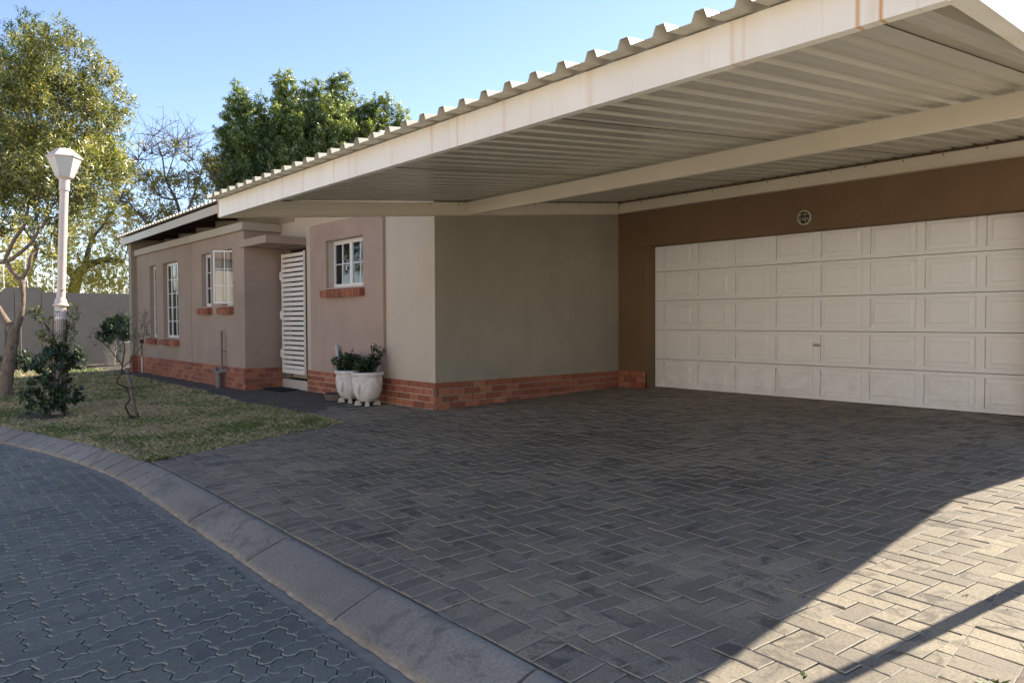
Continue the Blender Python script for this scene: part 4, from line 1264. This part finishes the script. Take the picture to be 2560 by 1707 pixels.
# sparse, half bare tree
T = empty('half_bare_tree', (-19.2, 3.0, -.2), 'thin half bare tree with upright twigs and few leaves behind the roof', 'tree')
m = MB(); limbs(m, SLIMBS, 8, .03)
p = SLIMBS['a'][0]; m.tube([(p[0] - .2, p[1], -.3), (p[0], p[1], p[2])], [.15, .09], 12)
er = np.random.default_rng(19)
src = [q for v in SLIMBS.values() for q in v[1:]]
ex = {}
cam_c = np.array((-.76, .65, 0.))
for k in range(210):
    s = src[er.integers(len(src))]
    d = unit(er.normal(0, 1, 3) * np.array((.8, .8, .45)) + np.array((0, 0, .75)))
    Lw = er.uniform(.5, 1.35)
    p0 = np.array(s[:3]); p1 = p0 + d * Lw * .5 + er.normal(0, .08, 3); p2 = p0 + d * Lw + er.normal(0, .14, 3)
    ex[k] = [(*p0, .013), (*p1, .009), (*p2, .004)]
    if k < 150: 
        for j in range(3):
            q = p1 + (p2 - p1) * er.uniform(0, 1); e = q + unit(er.normal(0, 1, 3) + np.array((0, 0, .6))) * er.uniform(.2, .55)
            ex[(k, j)] = [(*q, .006), (*e, .003)]
limbs(m, ex, 4, sub=2)
m.build('trunk', M['twig'], T, smooth=True)
crown('crown', SPA, 300, 6, .22, M['leafsparse'], T, 17, clump=.3, up=.2, lmin=.07, lmax=.11, wr=.28, droop=.2, fill=.6, keep=.75, twigs=.5)

# evergreen with many upright leaders, standing behind the house
def evergreen(name, label, tips, zb, seed):
    r = np.random.default_rng(seed)
    cx = np.mean([t[0] for t in tips]); cy = np.mean([t[1] for t in tips])
    T = empty(name, (cx, cy, -.2), label, 'tree')
    m = MB()
    P, D = [], []
    for tx, ty, tz in tips:
        dx, dy = cx - tx, cy - ty
        Ht = tz - zb
        lean = np.array((dx * .35, dy * .35, 0))
        base = np.array((tx, ty, zb)) + lean
        tip = np.array((tx, ty, tz))
        m.tube([base, (base + tip) / 2 + r.normal(0, .04, 3), tip - np.array((0, 0, .15))], [.05, .028, .008], 6)
        z = .02; ph = r.uniform(0, 6.28)
        while z < Ht:
            f = z / 2.6
            rad = min(.09 + .20 * z ** .75, .54) * (1 + .3 * math.sin(z * 5.2 + ph)) * r.uniform(.85, 1.15)
            c = tip + (base - tip) * (z / Ht)
            nb = 5 + int(rad * 16)
            a = r.uniform(0, 2 * np.pi, nb)
            for k in range(nb):
                out = np.array((math.cos(a[k]), math.sin(a[k]), .42))
                n2 = 1 + int(rad / .16)
                for j in range(n2):
                    q = c + out * rad * ((j + .6 + r.uniform(-.3, .3)) / n2) + np.array((0, 0, r.normal(0, .05)))
                    P.append(q); D.append(out * np.array((1, 1, 1.3)) + r.normal(0, .3, 3) + np.array((0, 0, .35)))
                    P.append(q + r.normal(0, .05, 3)); D.append(r.normal(0, .8, 3) + out * .5 + np.array((0, 0, .4)))
            z += r.uniform(.09, .15)
    m.build('trunk', M['bark'], T, smooth=True)
    P = np.array(P); D = np.array(D)
    k_ = r.random(len(P)) < .40
    a = sprigs(P[k_], D[k_], 10, .17, r, .9, 0, .08, .135, .2)
    leaves_mesh('crown', *a, M['leafever'], T)
    mm = MB(); mm.tube([(cx, cy, -.3), (cx, cy, zb + .6)], [.22, .12], 14)
    mm.build('stem', M['bark'], T, smooth=True)
evergreen('evergreen_tree', 'dense dark evergreen tree with many upright leaders behind the house roof', TIPS, 4.6, 31)

# ------------------------------------------------------------------ boundary wall, electric fence
W = empty('boundary_wall', (-15.35, 0, 0), 'plain grey plastered boundary wall with a raised curved step, at the end of the lawn', 'wall')
m = MB()
out = [(-30, 1.89)]
def arc(y0, z0, y1, z1):
    n = 8; pts = []
    for i in range(n + 1):
        t = i / n * math.pi / 2
        pts.append((y0 + (y1 - y0) * math.sin(t) if z1 > z0 else y0 + (y1 - y0) * (1 - math.cos(t)), z0 + (z1 - z0) * (1 - math.cos(t)) if z1 > z0 else z0 + (z1 - z0) * math.sin(t)))
    return pts
prof_ = [(-14.0, -.5), (-14.0, 1.885)] + [(-2.77, 1.885)] + arc(-2.75, 1.886, -2.65, 1.975) + arc(-2.63, 1.99, -2.58, 2.01) + [(-1.93, 2.012)] + arc(-1.90, 2.01, -1.84, 1.96) + arc(-1.84, 1.96, -1.74, 1.893) + [(12, 1.893), (12, -.5)]
k = len(prof_)
vs = [(-15.3, y, z) for y, z in prof_] + [(-15.48, y, z) for y, z in prof_]
fs = [tuple(range(k)), tuple(range(k, 2 * k))[::-1]] + [(i, (i + 1) % k, k + (i + 1) % k, k + i) for i in range(k)]
m.add(vs, fs)
m.build('wall', M['greywall'], W)
m = MB()
for y in (-2.43, -1.83): m.box(-15.301, -15.297, y - .006, y + .006, -.1, 1.88)
m.build('joint_strip', M['pipegrey'], W)
m = MB(); m.tube([(-15.28, -2.33, -.1), (-15.28, -2.33, 1.2)], .014, 8); m.tube([(-15.28, -2.40, -.1), (-15.28, -2.40, 1.2)], .012, 8)
m.build('conduit', M['pipegrey'], W)
for i, (y0, z0, y1, z1, ly) in enumerate([(-2.643, 1.973, -2.662, 2.759, 'leftmost'), (-2.12, 2.0, -2.21, 2.833, 'second'), (-2.19, 2.0, -2.14, 3.25, 'third'), (-1.541, 1.90, -1.573, 3.235, 'fourth')]):
    lab = ['short upright white fence rod above the curved step of the wall, leftmost', 'short white fence rod leaning left behind the tree fork', 'tall white fence rod crossing a shorter one behind the tree fork', 'tall white fence rod just left of the lamp post'][i]
    P_ = empty('fence_rod', (-15.5, y0, z0 - .1), lab, 'fence post', 'electric fence rods on the boundary wall')
    m = MB(); m.tube([(-15.49, y0, z0 - .3), (-15.49, y0, z0), (-15.5, y1, z1)], .012, 8); m.build('rod', M['white'], P_, smooth=True)
    for q in range(4):
        m = MB(); t = .2 + q * .22; m.lathe((-15.495, y0 + (y1 - y0) * t, z0 + (z1 - z0) * t), [(.024, -.015), (.03, 0), (.024, .015)], 8)
        m.build('insulator', M['white'], P_, smooth=True)

# ------------------------------------------------------------------ lamp post
LP = empty('lamp_post', (-3.8, -3.465, -.10), 'beige lamp post with faceted lantern, number plate and creeper round its foot', 'street lamp')
lx = lambda z: -3.455 + (z + .1) * .044
m = MB()
m.tube([(-3.8, lx(-.15), -.15), (-3.8, lx(1.33), 1.33)], .074, 24)
m.tube([(-3.8, lx(1.3), 1.30), (-3.8, lx(2.97), 2.97)], .052, 24)
m.tube([(-3.8, lx(2.88), 2.86), (-3.8, lx(3.0), 3.005)], .064, 24)
for z, r_ in (): pass
m.lathe((-3.8, lx(1.37), 1.325), [(.080, 0), (.095, .004), (.097, .018), (.080, .035), (.074, .05), (.07, .085), (.055, .105), (.053, .12)], 28)
m.build('pole', M['lamppaint'], LP, smooth=True)
hx, hy = -3.8, lx(3.1)
m = MB(); m.lathe((hx, hy, 2.985), [(.055, 0), (.062, .012), (.10, .042), (.113, .06), (.11, .066)], 6, ang0=.35); m.build('lantern_base', M['lamppaint'], LP)
m = MB()
for a in range(6):
    t0, t1 = .35 + a * math.pi / 3, .35 + (a + 1) * math.pi / 3
    vs = []
    for r_, z in ((.108, 3.046), (.205, 3.292)):
        for t in (t0 + .02, t1 - .02): vs.append((hx + r_ * math.cos(t), hy + r_ * math.sin(t), z))
    for r_, z in ((.102, 3.048), (.199, 3.29)):
        for t in (t0 + .02, t1 - .02): vs.append((hx + r_ * math.cos(t), hy + r_ * math.sin(t), z))
    pm = MB(); pm.add(vs, [(0, 1, 3, 2), (4, 6, 7, 5), (0, 4, 5, 1), (2, 3, 7, 6), (0, 2, 6, 4), (1, 5, 7, 3)])
    pm.build('lantern_panel', M['frost'], LP)
    m.tube([(hx + .109 * math.cos(t0), hy + .109 * math.sin(t0), 3.044), (hx + .206 * math.cos(t0), hy + .206 * math.sin(t0), 3.294)], .0045, 6)
m.build('lantern_ribs', M['lamppaint'], LP)
m = MB(); m.lathe((hx, hy, 3.288), [(.208, -.006), (.220, 0), (.218, .014), (.10, .118), (.02, .125), (.014, .14), (.004, .142)], 6, ang0=.35); m.build('lantern_roof', M['lamppaint'], LP)
m = MB(); m.tube([(hx, hy, 3.05), (hx, hy, 3.2)], [.03, .035], 12); m.build('bulb', M['frost'], LP, smooth=True)
# number plate wrapped on the pole, facing the driveway
fx, fy = math.cos(math.radians(-17)), math.sin(math.radians(-17))
pa0 = math.radians(-14) - .35
def onpole(a, z, r_=.078): return (-3.8 + r_ * math.cos(a), lx(z) + r_ * math.sin(a), z)
m = MB(); n = 10; vs = []; fs = []
for i in range(n + 1):
    a = pa0 - .55 + i / n * 1.05
    for rr in (.0755, .0785):
        for z in (1.165, 1.285): vs.append(onpole(a, z, rr))
for i in range(n):
    b = i * 4
    fs += [(b + 2, b + 6, b + 7, b + 3), (b, b + 1, b + 5, b + 4), (b, b + 4, b + 6, b + 2), (b + 1, b + 3, b + 7, b + 5)]
fs += [(0, 2, 3, 1), (n * 4, n * 4 + 1, n * 4 + 3, n * 4 + 2)]
m.add(vs, fs); pl_ = m.build('number_plate', M['plate'], LP, smooth=False)
m = MB()
def digit1(a0):
    w_ = .10; R_ = .0795
    def q(a1, a2, z1, z2):
        p = [onpole(a1, z1, .0783), onpole(a2, z1, .0783), onpole(a2, z2, .0783), onpole(a1, z2, .0783)]
        k_ = [onpole(a1, z1, .0797), onpole(a2, z1, .0797), onpole(a2, z2, .0797), onpole(a1, z2, .0797)]
        m.hexa(p + k_)
    q(a0, a0 + w_, 1.185, 1.268); 
    p = [onpole(a0 - .12, 1.238, .0783), onpole(a0, 1.250, .0783), onpole(a0, 1.268, .0783), onpole(a0 - .12, 1.250, .0783)]
    k_ = [onpole(a0 - .12, 1.238, .0797), onpole(a0, 1.250, .0797), onpole(a0, 1.268, .0797), onpole(a0 - .12, 1.250, .0797)]
    m.hexa(p + k_)
    return q
q_ = digit1(pa0 - .02); digit1(pa0 + .27)
for a1, a2, z1, z2 in ((-.54, -.45, 1.195, 1.258), (-.30, -.20, 1.195, 1.258), (-.47, -.28, 1.185, 1.199), (-.47, -.28, 1.254, 1.268)): q_(pa0 + a1, pa0 + a2, z1, z2)
m.build('house_number', M['black'], pl_)
# black netting round the lower pole
m = MB()
for i in range(22):
    a = i / 22 * 2 * math.pi
    m.tube([(-3.8 + .083 * math.cos(a + .03 * math.sin(z * 9)), lx(z) + .083 * math.sin(a + .03 * math.sin(z * 9)), z) for z in np.linspace(-.12, 1.14, 10)], .0021, 4, cap=False)
for z in np.arange(-.10, 1.15, .031):
    m.tube([(-3.8 + .083 * math.cos(a), lx(z) + .083 * math.sin(a), z + .006 * math.sin(3 * a + z * 7)) for a in np.linspace(0, 2 * math.pi, 22)], .0021, 4, cap=False)
m.build('netting', M['net'], LP, smooth=True)
m = MB(); m.tube([(-3.745, lx(1.5) - .02, 1.52), (-3.745, lx(1.52) + .03, 1.55), (-3.80, lx(1.5) + .055, 1.56), (-3.81, lx(1.3) + .07, 1.40), (-3.82, lx(1.1) + .1, 1.2)], .004, 5); m.build('loose_wire', M['black'], LP, smooth=True)

# creeper shrub on the netting
def bush(name, label, cat, loc, blobs, mat, per, seed, lmin, lmax, wr, sl=.09, nl=6, clump=.1, stems=(), up=.2, group=None, fill=.5, keep=1., stemname='stems'):
    B = empty(name, loc, label, cat, group)
    if stems:
        m = MB()
        for s in stems:
            o, r = limb_smooth(s, 3); m.tube(o, r, 6)
        m.build(stemname, M['stem'], B, smooth=True)
    crown('foliage', blobs, per, nl, sl, mat, B, seed, clump=clump, up=up, lmin=lmin, lmax=lmax, wr=wr, fill=fill, keep=keep)
    return B
P0 = np.array((-3.8, -3.44, 0.))
rt = np.array((.15, .99, 0)); nr_ = np.array((.97, -.18, 0))   # sideways and towards the driveway
def loc_(u, z, v=0): p = P0 + rt * u + nr_ * v; return (float(p[0]), float(p[1]), z)
cre = []
for u, z, v, R in [(-.22, .06, .10, .17), (-.34, .12, .0, .12), (-.08, .14, .17, .15), (-.25, .30, .08, .14), (.12, .10, .12, .12), (.25, .17, .05, .09), (-.02, .32, .14, .13), (-.2, .55, .06, .17), (-.32, .48, .0, .10), (.05, .58, .12, .15), (.18, .60, .04, .11), (-.07, .70, .1, .09), (.14, .70, .06, .09), (-.14, .70, .04, .06), (.10, .80, .08, .05)]:
    cre.append((*loc_(u * .8 + .0, z * .93, v), R * (.72 if z < .4 else .58)))
st = [[(*loc_(-.05 + i * .03, -.1, .05), .009), (*loc_(-.1 + i * .05, .3, .1), .008), (*loc_(-.02 + .03 * i, .7, .09), .006), (*loc_((.15 if i % 2 else -.15), 1.12, .0), .004)] for i in range(5)]
B = bush('climbing_shrub', 'dark green creeper climbing the netted foot of the lamp post', 'shrub', loc_(-.05, -.1, .05), cre, M['leafshrub'], 900, 41, .04, .062, .34, sl=.06, nl=7, clump=.085, stems=st)
top = []
for u, z, v, R in [(-.17, 1.20, -.01, .035), (-.24, 1.27, -.01, .035), (.17, 1.24, -.02, .05), (.19, 1.14, -.01, .045), (.13, 1.00, .03, .055), (.06, .90, .09, .05), (-.14, .92, .03, .05), (-.12, .82, .05, .06), (.1, .84, .07, .05)]:
    top.append((*loc_(u, z, v), R))
crown('young_shoots', top, 420, 5, .07, M['leafpale'], B, 43, clump=.06, up=.2, lmin=.03, lmax=.05, wr=.4)

# sapling and stake
S = empty('sapling', (-2.42, -2.88, -.1), 'young feathery sapling with bent bare stem tied to the wooden stake', 'sapling')
m = MB()
for s in ([(-2.42, -2.86, -.12, .014), (-2.44, -2.95, .06, .013), (-2.44, -2.90, .16, .012), (-2.43, -2.935, .30, .011), (-2.44, -3.04, .37, .011), (-2.43, -2.99, .50, .010), (-2.42, -2.98, .60, .009), (-2.43, -2.95, .8, .007), (-2.44, -2.98, .92, .006), (-2.45, -3.0, 1.12, .003)],
          [(-2.42, -2.98, .58, .007), (-2.43, -3.1, .76, .005), (-2.43, -3.22, .9, .004), (-2.43, -3.27, .95, .002)],
          [(-2.42, -2.97, .56, .007), (-2.43, -2.85, .68, .005), (-2.43, -2.75, .84, .004), (-2.43, -2.70, 1.12, .003)],
          [(-2.42, -2.9, .58, .005), (-2.43, -2.84, .78, .004), (-2.44, -2.83, 1.0, .002)]):
    o, r = limb_smooth([(a, b, c_, d_) for a, b, c_, d_ in s], 3); m.tube(o, r, 7, jit=.1)
m.build('trunk', M['stem'], S, smooth=True)
crown('foliage', [(-2.45, -3.0, 1.1, .10), (-2.44, -2.98, .97, .10), (-2.44, -3.02, .85, .08), (-2.43, -3.2, .88, .07), (-2.43, -3.27, .95, .06), (-2.43, -2.72, 1.05, .08), (-2.43, -2.70, 1.16, .06), (-2.43, -2.76, .9, .06), (-2.44, -2.96, .74, .07), (-2.43, -3.12, .80, .05)], 60, 9, .09, M['leafsap'], S, 51, clump=.05, up=.3, lmin=.012, lmax=.022, wr=.22)
K_ = empty('wooden_stake', (-2.42, -2.83, -.1), 'leaning round wooden stake with black ties holding up the sapling', 'stake')
m = MB(); m.tube([(-2.41, -2.825, -.14), (-2.41, -2.93, .53)], [.026, .024], 12, jit=.03); m.build('pole', M['stake'], K_, smooth=True)
m = MB(); m.lathe((-2.41, -2.931, .515), [(.027, 0), (.027, .03), (.02, .036)], 12); m.build('stake_head', M['stake'], K_)
for z, y in ((.30, -2.893), (.48, -2.922), (-.06, -2.835)):
    m = MB(); m.lathe((-2.415, y, z), [(.030, -.007), (.033, 0), (.030, .007)] if z > 0 else [(.03, -.04), (.034, 0), (.028, .05)], 12); m.tube([(-2.40, y - .03, z), (-2.41, y - .06, z + .01), (-2.43, y - .03, z + .01)], .005, 5); m.build('tie', M['black'], K_)

# pots by the door
def pot(name, x, y, label, sx=1.0):
    z = gz(x, y)
    P = empty(name, (x, y, z), label, 'plant pot', 'white garden pots on feet beside the door')
    m = MB()
    pr_ = [(.10, .055), (.118, .06), (.155, .11), (.185, .18), (.2, .26), (.203, .31), (.199, .36), (.193, .385), (.196, .395), (.213, .402), (.218, .418), (.213, .438), (.2, .446), (.186, .446), (.18, .43), (.18, .40), (.0, .40)]
    m.lathe((x, y, z), pr_, 56); o = m.build('pot_body', M['pot'], P, smooth=True)
    m = MB(); m.lathe((x, y, z + .402), [(.179, 0), (.12, .008), (.02, .012)], 24); m.build('soil', M['soilpot'], P, smooth=True)
    for a in (-2.2, -.55, 1.2):
        fx_, fy_ = x + .125 * math.cos(a), y + .125 * math.sin(a)
        ca, sa = math.cos(a), math.sin(a)
        vs = [(fx_ + u * ca - w_ * sa, fy_ + u * sa + w_ * ca, z + h) for h, s in ((0, 1.0), (.062, .62)) for u, w_ in ((-.052 * s, -.034 * s), (.052 * s, -.034 * s), (.052 * s, .034 * s), (-.052 * s, .034 * s))]
        m = MB(); m.hexa(vs); m.build('pot_foot', M['tile'], P, bevel=.008)
    return P
pot('plant_pot', -1.17, -.29, 'clean white garden pot standing in front on stone feet')
pot('plant_pot', -1.67, -.27, 'white garden pot with grey stains, behind the other one')
def potplant(x, y, label, sh, seed, shoots):
    z = gz(x, y) + .4
    B = empty('pot_plant', (x, y, z), label, 'potted plant', 'leafy plants in the white pots')
    r = np.random.default_rng(seed)
    m = MB(); P, D = [], []
    for dx, dy, h, bend in shoots:
        pts = [(x + dx * .2, y + dy * .2, z, .005), (x + dx * .6, y + dy * .6, z + h * .5, .004), (x + dx, y + dy, z + h, .0025)]
        o, rr = limb_smooth(pts, 4); m.tube(o, rr, 5)
        for q in o[2:]:
            for k in range(5): P.append(q + r.normal(0, .02, 3)); D.append(unit(r.normal(0, 1, 3) + np.array((0, 0, .3))))
    m.build('stems', M['stem'], B, smooth=True)
    a = sprigs(np.array(P), np.array(D), 4, .05, r, .8, 0, .028, .046, .36)
    leaves_mesh('foliage', *a, M['leafshrub'], B)
potplant(-1.17, -.29, 'plant with an upright right-hand shoot in the front white pot', 1, 61, [(.10, .16, .30, 0), (.07, .11, .36, 0), (.0, .05, .18, 0), (-.06, -.10, .16, 0), (-.1, -.02, .2, 0), (.05, -.05, .14, 0), (.12, .06, .15, 0), (-.04, .08, .2, 0), (.02, -.12, .12, 0), (-.08, .08, .12, 0)])
potplant(-1.67, -.27, 'bushy plant arching to the left in the rear white pot', 1, 62, [(-.16, -.14, .20, 0), (-.20, -.12, .12, 0), (-.14, -.08, .24, 0), (.0, .0, .26, 0), (.06, .05, .24, 0), (-.05, .06, .22, 0), (.1, .1, .18, 0), (-.06, -.08, .2, 0), (.04, -.05, .22, 0), (.12, .0, .14, 0), (0, .12, .16, 0), (-.1, .02, .18, 0)])
m = MB(); m.lathe((-2.08, -.24, gz(0, -.24)), [(.17, 0), (.19, .004), (.205, .085), (.198, .092), (.188, .088), (.175, .03), (.0, .026)], 44)
tag(m.build('saucer', M['dishc'], smooth=True), 'shallow brown clay saucer on the paving left of the pots', 'saucer')
m = MB(); m.box(-4.50, -3.82, -.36, -.04, .0, .014)
dm = m.build('doormat', M['mat'], bevel=.004); tag(dm, 'black doormat on the paving below the door step', 'doormat')
m = MB(); m.box(-4.42, -3.68, .012, .18, .151, .162)
tag(m.build('step_mat', M['mat'], bevel=.003), 'narrow black mat lying on the tiled door step', 'doormat')

# tall planters by the boundary wall
def planter(x, y, label, s=1.0):
    z = gz(x, y) - .02
    P = empty('square_planter', (x, y, z), label, 'planter', 'tall tapered planters by the boundary wall')
    a, b, h = .105 * s, .165 * s, .62
    vs = []
    for q, zz in ((a, 0), (b, h)):
        for sx, sy in ((-1, -1), (1, -1), (1, 1), (-1, 1)): vs.append((x + sx * q, y + sy * q, z + zz))
    m = MB(); m.hexa(vs); m.build('planter_body', M['planter'], P, bevel=.012)
    m = MB(); m.box(x - b * .98, x + b * .98, y - b * .98, y + b * .98, z + h, z + h + .012); m.build('planter_rim', M['planter'], P, bevel=.003)
    return P
planter(-14.35, -.47, 'tall tapered grey planter, the left one of the pair by the boundary wall', .9)
planter(-13.9, -.17, 'tall tapered grey planter, the right one nearest the house end', 1.2)
for (x, y, lab, sd_, bl_) in ((-14.35, -.47, 'dense green bush growing in the left tall planter', 71, [(-14.35, -.56, .78, .17), (-14.3, -.42, .92, .19), (-14.35, -.3, 1.12, .15), (-14.3, -.62, .86, .1)]), (-13.9, -.17, 'green bush growing in the right tall planter', 72, [(-13.9, -.17, .8, .17), (-13.9, -.2, 1.0, .17), (-13.9, -.1, 1.0, .15), (-13.9, -.25, 1.15, .1)])):
    bush('planter_bush', lab, 'shrub', (x, y, .6), bl_, M['leafshrub'], 1500, sd_, .05, .085, .3, clump=.11, up=.5, stems=[[(x, y, .55, .015), (x, y, .8, .01), (x + .02, y, 1.05, .004)]], group='bushes in the tall planters')
# low shrubs along the wall
for i, (x, y, h, lab) in enumerate([(-15.0, -2.30, .22, 'low dark shrub at the wall foot right of the forked trunk'), (-15.0, -1.18, .32, 'larger dark shrub at the wall foot right of the lamp post'), (-15.0, -1.95, .14, 'tiny dark shrub between two others at the wall foot'), (-15.0, -2.75, .18, 'low dark shrub at the wall foot left of the forked trunk')]):
    bush('low_shrub', lab, 'shrub', (x, y, gz(x, y)), [(x, y, h * .45, h * .62), (x, y - h * .5, h * .3, h * .4), (x, y + h * .5, h * .3, h * .42), (x, y + h * .3, h * .9, h * .35)], M['leafshrub'], 700, 80 + i, .05, .09, .22, sl=.14, clump=.1, up=.6, stems=[[(x, y, -.1, .012), (x, y, h * .5, .006)]], group='low shrubs along the boundary wall')

# little weeds in the joints
for i, (x, y, R, lab) in enumerate([(6.90, -1.62, .05, 'green weed at the right edge of the sunlit paving'), (6.50, -2.99, .02, 'small star shaped weed in the sunlit paving below the thin shadow'), (5.71, -3.30, .014, 'tiny green weed in a joint near the kerb'), (6.96, -2.62, .04, 'grass tuft at the lower right edge of the paving'), (6.62, -1.86, .016, 'tiny weed in a joint beside the thin shadow')]):
    r = np.random.default_rng(90 + i); n = 22 if R > .03 else 9
    a_ = r.uniform(0, 2 * np.pi, n); base = np.stack([x + r.normal(0, R * .4, n), y + r.normal(0, R * .4, n), np.full(n, gz(x, y))], 1)
    d_ = np.stack([np.cos(a_), np.sin(a_), r.uniform(.2, 1.0, n)], 1)
    o = leaves_mesh('weed', base, d_, np.tile(np.array((0, 0, 1.)), (n, 1)) + r.normal(0, .2, (n, 3)), r.uniform(.6, 1.3, n) * R, r.uniform(.12, .2, n) * R, M['weed'])
    tag(o, lab, 'weed', 'weeds in the paving joints')
# fallen leaves and grit
r = np.random.default_rng(99); n = 150
X = r.uniform(-1, 7, n); Y = r.uniform(-3.4, 2.5, n); k = X > (.66 - (Y + 3.37) * .316 + .1); X, Y = X[k], Y[k]; n = len(X)
a_ = r.uniform(0, 6.28, n)
o = leaves_mesh('leaf_litter', np.stack([X, Y, .03 * Y + .003], 1), np.stack([np.cos(a_), np.sin(a_), r.uniform(0, .2, n)], 1), np.tile(np.array((0, 0, 1.)), (n, 1)) + r.normal(0, .2, (n, 3)), r.uniform(.008, .02, n), r.uniform(.002, .005, n), simple('dry_leaf', (.34, .26, .14), .8, var=.3))
tag(o, 'scattered bits of dry leaf and grit on the driveway', 'leaf litter', kind='stuff')

# trees across the road behind the viewpoint, seen mirrored in the window panes
for i, (x, y, h) in enumerate([(-22, -14, 5.5), (-12, -15.5, 5), (-3, -16, 4.6)]):
    T = empty('street_tree', (x, y, -.3), ['broad green tree across the road, farthest from the driveway', 'broad green tree across the road, middle of three', 'broad green tree across the road, nearest the driveway'][i], 'tree', 'trees across the road')
    m = MB(); m.tube([(x, y, -.4), (x + .1, y, 1.6), (x, y + .1, h * .7)], [.16, .12, .06], 10); m.build('trunk', M['bark'], T, smooth=True)
    rr = np.random.default_rng(100 + i)
    bl_ = [(x + rr.normal(0, 1.1), y + rr.normal(0, .9), h * .62 + rr.normal(0, .8), rr.uniform(.7, 1.1)) for _ in range(9)]
    crown('crown', bl_, 26, 7, .3, M['leafyel'] if i == 1 else M['leafbig'], T, 110 + i, clump=.5, lmin=.12, lmax=.2, wr=.22, keep=.7)
